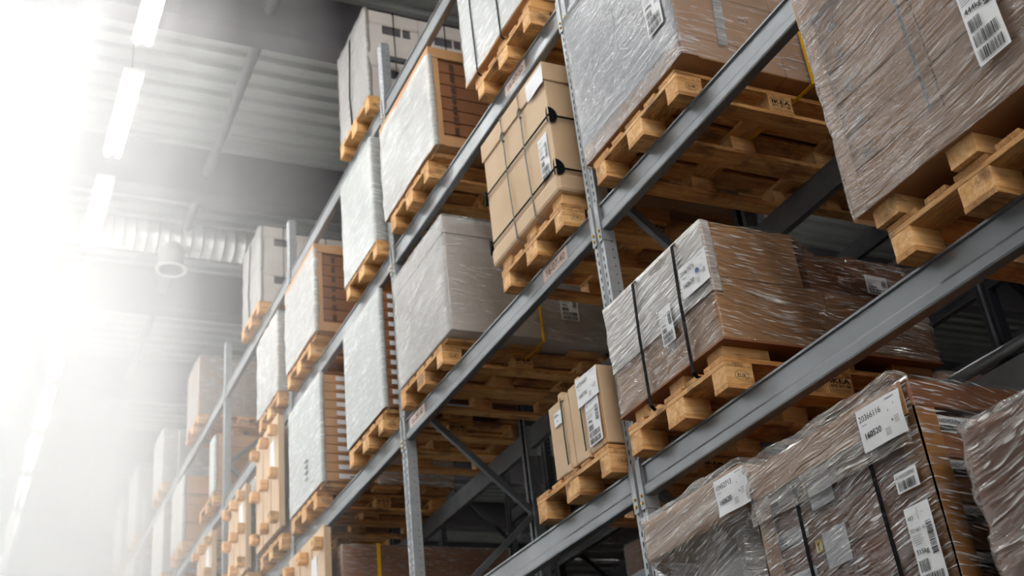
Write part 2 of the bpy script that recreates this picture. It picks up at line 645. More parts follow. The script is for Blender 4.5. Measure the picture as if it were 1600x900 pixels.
SKX0, SKX1, SKY0 = -3.6, 0.75, 5.2
mb = MB()
deck_mesh(SKX1, X1, Y0, Y1, ROOF_Z, 0.25, 0.06, mb)
deck_mesh(X0, SKX0, Y0, Y1, ROOF_Z, 0.25, 0.06, mb)
deck_mesh(SKX0, SKX1, Y0, SKY0, ROOF_Z, 0.25, 0.06, mb)
struct(mb.build('ceiling', DECK))
struct(MB().box(X0, X1, Y0, Y1, ROOF_Z + 0.3, ROOF_Z + 0.4).build('ceiling_outer_slab', CEILBEAM))
sk = struct(MB().box(SKX0, SKX1, SKY0, Y1, ROOF_Z + 0.10, ROOF_Z + 0.12).build('added_window_1', ROOF_FILL))  # glowing rooflight added to whiten the upper aisle
mb = MB()
for x in (SKX0, SKX1):
    mb.box(x - 0.04, x + 0.04, SKY0, Y1, ROOF_Z - 0.05, ROOF_Z + 0.14)
mb.box(SKX0, SKX1, SKY0 - 0.06, SKY0, ROOF_Z - 0.05, ROOF_Z + 0.14)
mb.build('added_window_frame', CEILBEAM, sk)

for k in range(-3, 12):
    y = 9.05 + 3.0 * k
    mb = MB()
    mb.box(X0, X1, y, y + 0.26, 8.05, 8.11, 0.008)
    mb.box(X0, X1, y + 0.02, y + 0.24, 8.11, ROOF_Z)
    struct(mb.build('ceiling_beam', CEILBEAM))
for x in (2.38, 7.6, 12.8):
    struct(MB().tube([(x, Y0, 8.36), (x, Y1, 8.36)], 0.06, 10).build('ceiling_purlin', CEILBEAM, smooth=True))

# spiral ventilation duct with a drop nozzle
dt = thing('ventilation_duct', 'round spiral metal ventilation duct with a round drop nozzle, hanging below the roof deck', 'duct', (0, 13.55, 8.28))
pts, rad = [], []
x = -2.0
while x < 6.0:
    for dx, r in ((0, 0.21), (0.10, 0.21), (0.105, 0.222), (0.125, 0.222), (0.13, 0.21)):
        pts.append((x + dx, 0, 0))
        rad.append(r)
    x += 0.14
MB().tube(pts, rad, 20).build('duct_pipe', DUCTM, dt, smooth=True)
nz = MB().tube([(2.24, 0, -0.05), (2.24, 0, -0.44)], 0.165, 20, cap=False)
nz.tube([(2.24, 0, -0.44), (2.24, 0, -0.47)], 0.195, 20, cap=False)
nz.build('drop_nozzle', DUCTM, dt, smooth=True)
ring = MB()
for k in range(24):
    a, b = 2 * math.pi * k / 24, 2 * math.pi * (k + 1) / 24
    ring.face(*[(2.24 + r * math.cos(t), r * math.sin(t), -0.47) for r, t in ((0.15, a), (0.205, a), (0.205, b), (0.15, b))])
ring.build('nozzle_rim', PLASTIC_W, dt)

# ------------------------------------------------------------------ ceiling lamps above the aisle
def make_lamp():
    t = thing('ceiling_lamp', 'x', 'lamp', (0, 0, 0), 'strip lamps in the row above the aisle')
    MB().box(-0.10, 0.10, 0, 1.5, 0.02, 0.07, 0.01).build('lamp_housing', PLASTIC_W, t)
    for s in (-1, 1):
        MB().tube([(s * 0.055, 0.03, 0), (s * 0.055, 1.47, 0)], 0.032, 12).build('lamp_tube', LAMP, t, smooth=True)
    c = MB()
    for y in (0.2, 1.3):
        c.tube([(0, y, 0.07), (0, y, ROOF_Z - 7.9)], 0.006, 6)
    c.build('suspension_wire', DARKSTEEL, t)
    return t


LAMP_TXT = {-1: 'twin-tube strip lamp at the top edge of the photo, first of the glowing row',
            0: 'second glowing twin-tube strip lamp from the top of the photo',
            1: 'third glowing twin-tube strip lamp from the top, level with the round duct',
            2: 'fourth glowing twin-tube strip lamp from the top of the photo',
            3: 'fifth glowing twin-tube strip lamp from the top, dissolving in haze'}
lamp0 = None
for k in range(-8, 12):
    if lamp0 is None:
        o = lamp0 = make_lamp()
    else:
        o = copy_tree(lamp0)
    o.location = (1.20, 9.87 + 1.97 * k, 7.9)
    o['label'] = LAMP_TXT.get(k, 'twin-tube strip lamp further along the lamp row, lost in the white haze' if k > 3 else
                              'twin-tube strip lamp in the row above the aisle, outside the photo')
fill_lamp = None
for k in range(-8, -3):  # unseen lamp row added to brighten faces turned to the camera
    if fill_lamp is None:
        o = fill_lamp = make_lamp()
        for c in o.children:
            if c.name.startswith('lamp_tube'):
                c.data.materials[0] = LAMP_FILL
    else:
        o = copy_tree(fill_lamp)
    o.location = (-0.9, 9.87 + 1.97 * k, 7.9)
    o['label'] = 'twin-tube fill lamp in an added row above the aisle, out of view'
    o['group'] = 'added fill lamps above the aisle'
# the parallel aisle behind the racks has its own row
for k in range(5):
    o = copy_tree(lamp0)
    o.location = (9.6, 2.0 + 4.2 * k, 7.9)
    o['label'] = 'twin-tube strip lamp in the parallel aisle behind the racks'
    o['group'] = 'strip lamps behind the racks'

# ------------------------------------------------------------------ racking
FX, RX = 2.93, 3.97            # front and rear faces of the rack
LV = {'G': 0.40, 'A': 1.85, 'B': 3.30, 'C': 4.76, 'D': 6.20}
UY = {k: 4.61 + 2.98 * k for k in range(-2, 7)}      # far edge of each upright


def upright_mesh(fx, sgn, y1, z0, z1, holes=True):
    """Perforated omega post. fx: outer face; sgn +1: body goes to +x."""
    mb = MB()
    w, d, p = 0.10, 0.075, 0.05
    cols = [0, 0.016, 0.031, 0.044, 0.056, 0.069, 0.084, w]
    rows = []
    z = z0
    while z < z1 - 0.001:
        rows.append((z, min(z + p, z1)))
        z += p

    def X(d_):
        return fx + sgn * d_
    for (a, b) in rows:
        h0, h1 = a + 0.011, a + 0.038
        for i in range(7):
            u0, u1 = y1 - cols[i], y1 - cols[i + 1]
            gx = 0.010 if i == 3 else 0.0
            if i in (1, 5) and holes and b - a > 0.04:
                mb.face((X(0), u0, a), (X(0), u1, a), (X(0), u1, h0), (X(0), u0, h0))
                mb.face((X(0), u0, h1), (X(0), u1, h1), (X(0), u1, b), (X(0), u0, b))
                mb.face((X(0), u0, h0), (X(0), (u0 * .75 + u1 * .25), h0), (X(0), (u0 * .9 + u1 * .1), h1), (X(0), u0, h1))
                mb.face((X(0), (u0 * .25 + u1 * .75), h0), (X(0), u1, h0), (X(0), u1, h1), (X(0), (u0 * .1 + u1 * .9), h1))
            elif i == 2 or i == 4:
                ga, gb = (0.0, 0.010) if i == 2 else (0.010, 0.0)
                mb.face((X(ga), u0, a), (X(gb), u1, a), (X(gb), u1, b), (X(ga), u0, b))
            else:
                mb.face((X(gx), u0, a), (X(gx), u1, a), (X(gx), u1, b), (X(gx), u0, b))
        # sides: solid strip, round-ish holes near the back edge
        for ys in (y1, y1 - w):
            mb.face((X(0), ys, a), (X(0.045), ys, a), (X(0.045), ys, b), (X(0), ys, b))
            mb.face((X(0.053), ys, a), (X(d), ys, a), (X(d), ys, b), (X(0.053), ys, b))
            mb.face((X(0.045), ys, a), (X(0.053), ys, a), (X(0.053), ys, a + 0.02), (X(0.045), ys, a + 0.02))
            mb.face((X(0.045), ys, a + 0.028), (X(0.053), ys, a + 0.028), (X(0.053), ys, b), (X(0.045), ys, b))
    # returns at the back
    for ys, s in ((y1, -1), (y1 - w, 1)):
        mb.face((X(d), ys, z0), (X(d), ys + s * 0.03, z0), (X(d), ys + s * 0.03, z1), (X(d), ys, z1))
    return mb


def bar(mb, a, b, w, h):
    """Rectangular bar from a to b (in the x-z plane), w across y."""
    a, b = Vector(a), Vector(b)
    d = (b - a).normalized()
    n = Vector((0, 1, 0)).cross(d).normalized() * (h / 2)
    y = Vector((0, w / 2, 0))
    k = len(mb.v)
    for q in (a, b):
        for s1 in (-1, 1):
            for s2 in (-1, 1):
                mb.v.append(tuple(q + y * s1 + n * s2))
    for q in ((0, 1, 3, 2), (4, 6, 7, 5), (0, 4, 5, 1), (2, 3, 7, 6), (0, 2, 6, 4), (1, 5, 7, 3)):
        mb.f.append(tuple(k + i for i in q))


def make_frame(fx, rx, label, top=6.82, cat='rack upright'):
    t = thing('rack_upright', label, cat, (0, 0, 0), 'upright frames of the racking')
    upright_mesh(fx, 1, 0.0, FLOOR_Z + 0.01, top).build('front_post', STEEL_U, t)
    upright_mesh(rx, -1, 0.0, FLOOR_Z + 0.01, top).build('rear_post', STEEL_B, t)
    MB().box(fx + 0.016, fx + 0.018, -0.099, -0.001, FLOOR_Z + 0.02, top).build('hole_shade_sheet', DARKSTEEL, t)  # dark sheet added so the post holes look shaded
    MB().box(rx - 0.018, rx - 0.016, -0.099, -0.001, FLOOR_Z + 0.02, top).build('hole_shade_sheet', DARKSTEEL, t)
    nodes = []
    z = -0.75
    front = True
    zz = [1.80 - 0.85 * 3 + 0.85 * i for i in range(10)]
    for i in range(len(zz) - 1):
        fa = (i % 2 == 1)      # odd index: front
        xa, xb = (fx + 0.05, rx - 0.05) if fa else (rx - 0.05, fx + 0.05)
        if zz[i + 1] > top:
            break
        mb = MB()
        bar(mb, (xa, -0.05, zz[i]), (xb, -0.05, zz[i + 1]), 0.035, 0.045)
        mb.build('brace', STEEL_B, t)
    mb = MB()
    bar(mb, (fx + 0.05, -0.05, top - 0.12), (rx - 0.05, -0.05, top - 0.12), 0.03, 0.045)
    mb.build('brace', STEEL_B, t)
    for x in (fx, rx - 0.12):
        MB().box(x, x + 0.12, -0.12, 0.02, FLOOR_Z, FLOOR_Z + 0.012).build('foot_plate', STEEL_B, t)
    return t


UP_TXT = {-1: 'grey perforated rack upright beyond the bottom corner of the photo, outside the view',
          0: 'grey perforated rack upright, tallest in the photo, between strapped kraft carton and black-strapped wrapped load',
          1: 'grey perforated rack upright with a diagonal brace, passing beside the big white lidded carton',
          2: 'grey rack upright whose top shows between the two stacks of white cutout cartons',
          3: 'grey rack upright beside the small white block with the yellow strap',
          4: 'pale hazy rack upright beyond the post with the yellow-strapped block beside it',
          5: 'very pale rack upright, last but one before the white haze swallows the rack',
          6: 'last rack upright, almost lost in the white haze'}
f0 = None
for k in range(-1, 7):
    if f0 is None:
        f0 = make_frame(FX, RX, '')
        o = f0
    else:
        o = copy_tree(f0)
    o.location = (0, UY[k], 0)
    o['label'] = UP_TXT[k]


def beam_profile(front=True):
    # (x depth, z) outline: recessed upper web, ridge, lower face
    return [(0.050, 0.0), (0.006, 0.0), (0.002, -0.003), (0.002, -0.012), (0.012, -0.016), (0.012, -0.094), (0.004, -0.104), (0.0, -0.110), (0.000, -0.146), (0.003, -0.153), (0.008, -0.155), (0.050, -0.155)]


def make_beam(label, fx, sgn, z, y0, y1, tags=(), mat=None, group=None, connectors=True):
    mat = mat or STEEL
    t = thing('rack_crossbeam', label, 'rack beam', (fx, y0, z), group or 'pallet beams along the rack')
    mb = MB()
    pr = beam_profile()
    L = y1 - y0
    n = len(pr)
    b = len(mb.v)
    for yy in (0.0, L):
        for (x, q) in pr:
            mb.v.append((x * sgn, yy, q))
    for i in range(n):
        j = (i + 1) % n
        mb.f.append((b + i, b + j, b + n + j, b + n + i))
    mb.f.append(tuple(b + i for i in range(n)))
    mb.f.append(tuple(b + n + i for i in range(n)))
    mb.build('beam_profile', mat, t)
    if connectors:
        for yy, s in ((0.0, -1), (L, 1)):
            c = MB()
            a0, a1 = sorted((yy - s * 0.004, yy + s * 0.038))
            c.box(*sorted((-0.006 * sgn, -0.003 * sgn)), a0, a1, -0.215, 0.025, 0.001)
            b0, b1 = sorted((yy - s * 0.004, yy))
            c.box(*sorted((-0.006 * sgn, 0.065 * sgn)), b0, b1, -0.215, 0.025, 0.001)
            co = c.build('end_connector', STEEL_U, t)
            d = MB()
            for zz in (-0.185, -0.150):
                d.tube([(-0.006 * sgn, yy + s * 0.02, zz), (-0.014 * sgn, yy + s * 0.02, zz)], 0.008, 8)
            d.build('connector_bolt', BOLT, co)
    for (ty, s) in tags:
        p = Print((-0.0005, ty, -0.096), 'front')
        lab = sheet(p, 0.30, 0.082, 'location_tag', PAPER_PINK, t, curl=0.0)
        # sheets on the recessed web
        for v in lab.data.vertices:
            v.co.x = 0.0105
        q = Print((0.0098, ty, -0.096), 'front')
        q.text(s, 0.03, 0.018, 0.062, width=0.24, d=0.0)
        q.build('printed_text', INK, lab)
    return t


BEAM_TXT = {
    ('A', -1): 'grey steel rack beam on the lowest visible line, mostly outside the photo',
    ('A', 0): 'long grey steel rack beam carrying the black-strapped and the big striped film-wrapped loads',
    ('A', 1): 'grey steel rack beam under the small two-section kraft carton',
    ('A', 2): 'grey steel rack beam under the short upright board beside the brown carton load',
    ('B', -1): 'grey steel rack beam above the big film-wrapped load with the barcode strip',
    ('B', 0): 'grey steel rack beam under the silvery wrapped load with the yellow strap',
    ('B', 1): 'grey steel rack beam under the kraft and the big white cartons, tagged 16-07-40',
    ('B', 2): 'grey steel rack beam under the white-fronted stack of twelve flat labelled cartons',
    ('B', 3): 'grey steel rack beam under the tall board with nine foot blocks',
    ('B', 4): 'pale grey rack beam, second line, just beyond the tall footed boards',
    ('C', 0): 'grey steel rack beam seen edge on at the very top above the silvery load',
    ('C', 1): 'grey steel rack beam tagged 16-07-50 under the high white load with black straps',
    ('C', 2): 'grey steel rack beam under the two creased film loads with orange pallets',
    ('C', 3): 'pale steel rack beam beside the small white block with the yellow strap',
    ('C', 4): 'pale steel rack beam under the hazy carton load tied with dark cords',
    ('C', 5): 'very pale rack beam on the third line, fading into haze',
    ('D', 1): 'top grey steel rack beam crossing before the stack of white cutout cartons',
    ('D', 2): 'top grey steel rack beam between the two posts that stick up beside white cutout cartons',
    ('D', 3): 'top pale rack beam under the second stack of white cutout cartons',
    ('D', 4): 'top pale rack beam under the hazy tan carton load',
    ('B', 5): 'palest rack beam on the second line, at the edge of the haze',
    ('C', 6): 'last rack beam on the third line, swallowed by haze',
    ('D', 6): 'last rack beam on the top line, swallowed by haze',
    ('D', 5): 'top rack beam almost lost in the haze beyond the tan loads',
}
TAGS = {('B', 1): [(0.60, '16-07-40'), (2.82, '16-08-40')], ('C', 1): [(0.78, '16-07-50')]}
for (lv, k), txt in BEAM_TXT.items():
    y0, y1 = UY[k - 1], UY[k] - 0.10
    make_beam(txt, FX, 1, LV[lv], y0, y1, TAGS.get((lv, k), ()))
REAR_TXT = {
    ('A', 0): 'dark rear rack beam behind the lowest brown wrapped stack',
    ('A', 1): 'dark rear rack beam seen low behind the small kraft carton',
    ('B', 0): 'dark rear rack beam under the far end of the silvery load',
    ('B', 1): 'dark rear rack beam crossing behind the diagonal brace',
    ('B', 2): 'grey rear rack beam low behind the braced post',
    ('C', 0): 'dark rear rack beam on the third line behind the silvery load',
    ('C', 1): 'dark rear rack beam on the third line behind the kraft carton',
    ('C', 2): 'dark rear rack beam on the third line behind the lidded brown stack',
    ('C', 3): 'dark rear rack beam on the third line behind the yellow-strapped block',
    ('D', 2): 'dark rear rack beam on the top line behind the white cutout cartons',
    ('D', 3): 'dark rear rack beam on the top line behind the far white cutout cartons',
    ('D', 4): 'dark rear rack beam on the top line behind the hazy tan load',
    ('D', 1): 'dark rear rack beam on the top line behind the first two columns of cartons',
}
for (lv, k), txt in REAR_TXT.items():
    make_beam(txt, RX, -1, LV[lv], UY[k - 1], UY[k] - 0.10, (), STEEL_B, 'rear beams of the rack')

# ------------------------------------------------------------------ pallets
def make_pallet():
    t = thing('wooden_pallet', 'x', 'pallet', (0, 0, 0), 'wooden pallets on the rack')
    ys = [(0.0, 0.10), (0.3275, 0.4725), (0.70, 0.80)]
    xs = [(0.0, 0.10), (0.5275, 0.6725), (1.10, 1.20)]
    for (a, b) in ys:
        MB().box(0, 1.2, a, b, 0, 0.022, 0.002).build('bottom_board', WOOD_X, t)
    for (c, d) in xs:
        e, f = (c, c + 0.145) if c == 0 else ((d - 0.145, d) if d == 1.2 else (c, d))
        MB().box(e, f, 0, 0.8, 0.100, 0.122, 0.002).build('stringer_board', WOOD_Y, t)
        for (a, b) in ys:
            bl = MB().box(e + 0.001, f - 0.001, a + 0.001, b - 0.001, 0.0215, 0.1005, 0.003).build('block', WOOD_B, t)
            if a == 0.0:
                if c == 0.5275:
                    q = Print((e + 0.004, a, 0.0235), 'side')
                    q.text('IKEA', 0.012, 0.046, 0.034, bold=0.0016, width=0.112, d=0.001)
                    q.text('872 371 00', 0.014, 0.026, 0.020, bold=0.0008, width=0.108, d=0.001)
                    q.text('PROPERTY OF IKEA', 0.014, 0.010, 0.011, width=0.108, d=0.001)
                    for r4 in ((0.004, 0.134, 0.004, 0.0055), (0.004, 0.134, 0.0735, 0.075), (0.004, 0.0055, 0.004, 0.075), (0.1325, 0.134, 0.004, 0.075)):
                        q.rect(*r4, d=0.001)
                    q.build('burnt_stamp', STAMP, bl)
                elif c == 0.0:
                    q = Print((e + 0.05, a, 0.04), 'side')
                    q.text('EUR', 0.008, 0.012, 0.026, width=0.045, d=0.001)
                    for i in range(20):
                        t0, t1 = 2 * math.pi * i / 20, 2 * math.pi * (i + 1) / 20
                        q.mb.face(*[q.p(0.031 + rr * 1.3 * math.cos(tt), 0.021 + rr * 0.8 * math.sin(tt), 0.001) for rr, tt in ((0.026, t0), (0.0275, t0), (0.0275, t1), (0.026, t1))])
                    q.build('burnt_stamp', STAMP, bl)
    for (a, b) in ((0, 0.145), (0.1875, 0.2875), (0.3275, 0.4725), (0.5125, 0.6125), (0.655, 0.80)):
        MB().box(0, 1.2, a, b, 0.122, 0.144, 0.002).build('deck_board', WOOD_X, t)
    return t


PX = 2.845                       # front face of pallets
pal0 = None
rp = random.Random(3)


def pallet(level, y, label, x=PX, group=None):
    global pal0
    if pal0 is None:
        o = pal0 = make_pallet()
    else:
        o = copy_tree(pal0)
    z = LV[level] if isinstance(level, str) else level
    o.location = (x, y, z + 0.001)
    o['label'] = label
    if group:
        o['group'] = group
    return o


# ------------------------------------------------------------------ load builder
def film_shell(x0, x1, y0, y1, z0, z1, off=0.008, amp=0.004, seed=0.0, prof=None, top=True, rr=0.02, nz=14):
    """Rounded rectangular sleeve of film around a load. prof(t) -> extra offset at height fraction t."""
    mb = MB()
    hx, hy = (x1 - x0) / 2 + off, (y1 - y0) / 2 + off
    cx, cy = (x0 + x1) / 2, (y0 + y1) / 2
    loop = []
    ns = 18
    corners = [(hx - rr, hy - rr, 0), (-hx + rr, hy - rr, 90), (-hx + rr, -hy + rr, 180), (hx - rr, -hy + rr, 270)]
    for i, (ax, ay, deg) in enumerate(corners):
        for j in range(4):
            t = math.radians(deg + 30 * j)
            loop.append((ax + rr * math.cos(t), ay + rr * math.sin(t), math.cos(t), math.sin(t)))
        bx, by, _ = corners[(i + 1) % 4]
        t = math.radians(deg + 90)
        ex, ey = bx + rr * math.cos(t), by + rr * math.sin(t)
        sx, sy = loop[-1][0], loop[-1][1]
        for j in range(1, ns):
            f = j / ns
            loop.append((sx + (ex - sx) * f, sy + (ey - sy) * f, math.cos(t), math.sin(t)))
    n = len(loop)
    for k in range(nz + 1):
        f = k / nz
        z = z0 + (z1 + off - z0) * f
        e = prof(f) if prof else 0.0
        for (px, py, nx_, ny_) in loop:
            d = amp * noise.noise(Vector((px * 3 + seed, py * 3, z * 14))) + amp * 0.6 * noise.noise(Vector((px * 11 + seed, py * 11, z * 30)))
            mb.v.append((cx + px + nx_ * (d + e), cy + py + ny_ * (d + e), z + (amp * 2 * noise.noise(Vector((px * 6, py * 6, seed))) if 0 < k < nz or k == nz and not top else 0)))
    for k in range(nz):
        for i in range(n):
            j = (i + 1) % n
            mb.f.append((k * n + i, k * n + j, (k + 1) * n + j, (k + 1) * n + i))
    if top:
        mb.f.append(tuple(nz * n + i for i in range(n)))
    return mb


class Load:
    def __init__(self, name, label, cat, y0, y1, z0, z1, x0=2.85, x1=4.05, spacers=None, group='loads on the rack', pz=None, tray=None):
        self.t = thing(name, label, cat, (x0, y0, z0), group)
        self.x0, self.y0, self.z0 = x0, y0, z0
        self.L, self.Wd, self.H = x1 - x0, y1 - y0, z1 - z0
        if spacers:
            h = spacers
            py, pw = pz if pz else (0.06, self.Wd - 0.12)
            for xx in (0.02, self.L / 2 - 0.12, self.L - 0.26):
                for yy in (py, py + pw / 2 - 0.06, py + pw - 0.12):
                    MB().box(xx, xx + 0.24, yy, yy + 0.12, -h, 0, 0.002).build('spacer_block', KRAFT_L if False else WOOD_B, self.t)

    def part(self, mb, name, mat, parent=None, smooth=False):
        return mb.build(name, mat, parent or self.t, smooth)

    def cartons(self, nx, ny, layers, mat, gap=0.004, z0=0.0, z1=None, inset=0.0, name='carton', seam=True, x0=0.0, x1=None):
        z1 = self.H if z1 is None else z1
        x1 = self.L if x1 is None else x1
        if isinstance(layers, int):
            layers = [(z0 + (z1 - z0) * i / layers, z0 + (z1 - z0) * (i + 1) / layers) for i in range(layers)]
        out = []
        for (a, b) in layers:
            for i in range(nx):
                for j in range(ny):
                    xa = x0 + inset + (x1 - x0 - 2 * inset) * i / nx
                    xb = x0 + inset + (x1 - x0 - 2 * inset) * (i + 1) / nx
                    ya = inset + (self.Wd - 2 * inset) * j / ny
                    yb = inset + (self.Wd - 2 * inset) * (j + 1) / ny
                    dx = random.uniform(-0.002, 0.002)
                    out.append(self.part(MB().box(xa + gap / 2, xb - gap / 2, ya + gap / 2, yb - gap / 2, a + gap / 3, b - gap / 3, 0.004), name, mat))
                    out[-1].location.x += 0
        return out

    def lid(self, h, mat, over=0.008, z1=None):
        z1 = self.H if z1 is None else z1
        return self.part(MB().box(-over, self.L + over, -over, self.Wd + over, z1 - h, z1 + 0.004, 0.005), 'lid', mat)

    def corner_posts(self, mat, w=0.06, z1=None):
        z1 = self.H if z1 is None else z1
        for cx, sx in ((0, 1), (self.L, -1)):
            for cy, sy in ((0, 1), (self.Wd, -1)):
                mb = MB()
                mb.box(*sorted((cx - sx * 0.006, cx + sx * w)), *sorted((cy - sy * 0.006, cy)), 0.002, z1 - 0.002)
                mb.box(*sorted((cx - sx * 0.006, cx)), *sorted((cy - sy * 0.006, cy + sy * w)), 0.002, z1 - 0.002)
                self.part(mb, 'corner_post', mat)

    def film(self, mat, off=0.010, amp=0.004, z0=-0.01, z1=None, prof=None, top=True, rr=0.02):
        z1 = self.H if z1 is None else z1
        return self.part(film_shell(0, self.L, 0, self.Wd, z0, z1, off, amp, random.uniform(0, 50), prof, top, rr), 'stretch_film', mat, smooth=True)

    def strap_y(self, y, mat, w=0.016, off=0.018, down=0.16, parent=None, name='strap', lean=0.0):
        """Strap in an x-z plane at y: up the front, over the top, down behind; ends tucked under the pallet deck."""
        H, L = self.H, self.L
        pts = [(0.16, y + lean, -down), (-off + 0.02, y + lean, -down), (-off, y + lean * .9, -down + 0.02), (-off - 0.004, y + lean * 0.5, H * 0.5), (-off, y, H), (0, y, H + off), (L, y, H + off), (L + off, y, H), (L + off, y, 0)]
        return self.part(MB().band(pts, (0, 1, 0), w), name, mat)

    def strap_x(self, x, mat, w=0.016, off=0.016, down=0.10):
        """Strap round the narrow way at x: up the side facing the camera, over the top."""
        H, Wd = self.H, self.Wd
        pts = [(x - 0.10, 0.45, -down - 0.05), (x - 0.04, 0.1, -down - 0.03), (x, -off, -0.03), (x, -off, H), (x, 0, H + off), (x, Wd, H + off), (x, Wd + off, H), (x, Wd + off, 0)]
        return self.part(MB().band(pts, (1, 0, 0), w), 'strap', mat)

    def ring(self, z, mat, r=0.005, off=0.008):
        L, Wd = self.L, self.Wd
        pts = [(-off, -off, z), (-off, Wd + off, z + 0.004), (L + off, Wd + off, z), (L + off, -off, z), (-off, -off, z)]
        return self.part(MB().tube(pts, r, 6, cap=False), 'cord', mat)

    # origins given as distance from the near (low y) front corner; front labels read towards -y
    def front(self, yfar, z, d=0.014):
        return (-d, yfar, z)

    def side(self, x, z, d=0.014):
        return (x, -d, z)


P_LOAD = 'worn pine pallet '

# ---- level A, bay with the black-strapped load -----------------------------------------
ld = Load('strapped_carton_load', 'brown cartons in glinting clear film with two black straps and a printed sheet', 'load', 3.60, 4.47, 2.065, 2.62, spacers=0.068, pz=(0.05, 0.74))
ld.cartons(2, 2, [(0.0, 0.30)], KRAFT)
ld.cartons(1, 1, [(0.30, 0.555)], KRAFT, x1=0.50)
ld.cartons(1, 1, [(0.30, 0.47)], KRAFT_D, x0=0.54, x1=1.16, inset=0.01)
ld.part(MB().box(-0.012, 1.20, -0.012, 0.875, -0.012, -0.002), 'base_sheet', KRAFT_D)


def lump(px, py):
    return 0


mb = film_shell(0, 1.2, 0, 0.87, -0.005, 0.555, 0.010, 0.006, 3.0, None, False, 0.02, nz=20)
top = MB()
nu, nv = 26, 16
for i in range(nu + 1):
    for j in range(nv + 1):
        x = -0.012 + 1.224 * i / nu
        y = -0.012 + 0.894 * j / nv
        base = 0.572 if x < 0.47 else (0.572 - 0.09 * min(1, (x - 0.47) / 0.12) if x < 0.75 else 0.49)
        z = base + 0.022 * noise.noise(Vector((x * 7, y * 7, 2))) + 0.012 * noise.noise(Vector((x * 19, y * 19, 5)))
        if i in (0, nu) or j in (0, nv):
            z = min(z, 0.566)
        top.v.append((x, y, z))
for i in range(nu):
    for j in range(nv):
        a = i * (nv + 1) + j
        top.f.append((a, a + nv + 1, a + nv + 2, a + 1))
# lower the rim of the sleeve where the load is lower
mb.v = [(x, y, (z if z < 0.40 else 0.40 + (z - 0.40) * ((0.572 - 0.40) / 0.165 if x < 0.47 else (1.04 - 0.50 * min(1, (x - 0.47) / 0.15))))) for (x, y, z) in mb.v]
b = len(mb.v)
mb.v += top.v
mb.f += [tuple(b + i for i in f) for f in top.f]
ld.part(mb, 'stretch_film', FILM_GLINT, smooth=True)
ld.part(film_shell(0, 0.03, 0, 0.87, 0.22, 0.56, 0.014, 0.006, 9.0, None, True, 0.012), 'stretch_film', FILM_GLINT_STREAK, smooth=True)
for yy in (0.56, 0.20):
    ld.strap_y(yy, BLACK, w=0.022, off=0.026, down=0.085, lean=0.02)
route_sheet(ld.t, ld.front(0.182, 0.268, 0.030), 'front', 0.215, 0.15, '20467876', '160630', 4, blue=True)
shipping_label(ld.t, ld.front(0.40, 0.14, 0.024), 'front', 0.10, 0.18, ('246', '003 118 80', '180 kg'), 6)
shipping_label(ld.t, ld.side(0.85, 0.31, 0.02), 'side', 0.13, 0.10, ('246', '802 118 80', '180 kg'), 7, rot=-0.05)
pallet('A', 3.63, P_LOAD + 'under the film-wrapped cartons with two black straps')

# ---- level A, big striped film-wrapped load at the upper edge --------------------------------
ld = Load('wrapped_carton_load', 'big brown carton stack in streaky film with lid and long barcode strip', 'load', 1.70, 2.665, 2.075, 3.08, x0=2.80, x1=4.0, spacers=0.075, pz=(0.05, 0.86))
ld.cartons(2, 2, [(0.03 + 0.145 * i, 0.03 + 0.145 * (i + 1)) for i in range(6)], KRAFT, gap=0.007, inset=0.012)
ld.part(MB().box(-0.004, 1.2, -0.004, 0.969, 0.0, 0.13, 0.004), 'base_tray', KRAFT)
ld.lid(0.14, KRAFT, 0.014)
ld.corner_posts(KRAFT, 0.055, 0.86)
for i in range(5):
    for yy in (0.80,):
        q = Print((0.007, yy + 0.06, 0.185 + 0.145 * i), 'front')
        q.rect(0, 0.05, 0.0, 0.010).rect(0, 0.04, 0.018, 0.026).rect(0.012, 0.06, 0.036, 0.044)
        q.build('print_or_shade_mark', INK_FADED, ld.t)
ld.film(m_film('heavy_stretch_film', 0.07, 0.52, 0.75, tint=(0.86, 0.83, 0.80, 1), slope=0.10, fine=60), 0.016, 0.007, z1=0.99)
ld.part(MB().band([(-0.006, 0.52, 0.15), (-0.007, 0.52, 0.6), (-0.006, 0.52, 0.98)], (0, 1, 0), 0.012), 'strap', GREYCORD)
shipping_label(ld.t, ld.front(0.272, 0.13, 0.034), 'front', 0.13, 0.39, ('1450', '809 546 83', '444kg'), 11)
pallet('A', 1.79, P_LOAD + 'under the big streaky load with the barcode strip')

# ---- level A, small two-section kraft carton ---------------------------------------------------
ld = Load('kraft_carton', 'small kraft carton in two upright sections with two paper sheets and green straps', 'carton', 4.63, 5.19, 2.005, 2.42, x0=2.85, x1=3.75)
ld.part(MB().box(0, 0.9, 0.0, 0.325, 0, 0.415, 0.006), 'carton', KRAFT_L)
ld.part(MB().box(0, 0.9, 0.33, 0.56, 0, 0.40, 0.006), 'carton', KRAFT_L)
ld.part(MB().box(-0.004, 0.0, 0.004, 0.05, 0.0, 0.41), 'corner_post', KRAFT)
for yy in (0.40, 0.205):
    ld.part(MB().band([(0.02, yy, -0.012), (-0.008, yy, 0.02), (-0.010, yy, 0.2), (-0.008, yy, 0.40), (0.01, yy, 0.424), (0.9, yy, 0.424)], (0, 1, 0), 0.010), 'strap', GREEN)
    ld.part(MB().box(-0.009, 0.05, yy - 0.022, yy + 0.022, 0.38, 0.427, 0.003), 'strap_guard', KRAFT_L)
    ld.part(MB().box(-0.010, 0.03, yy - 0.03, yy + 0.012, -0.010, 0.03, 0.003), 'strap_guard', KRAFT_L)
route_sheet(ld.t, ld.front(0.212, 0.258, 0.014), 'front', 0.22, 0.15, '60204687', '160730', 21)
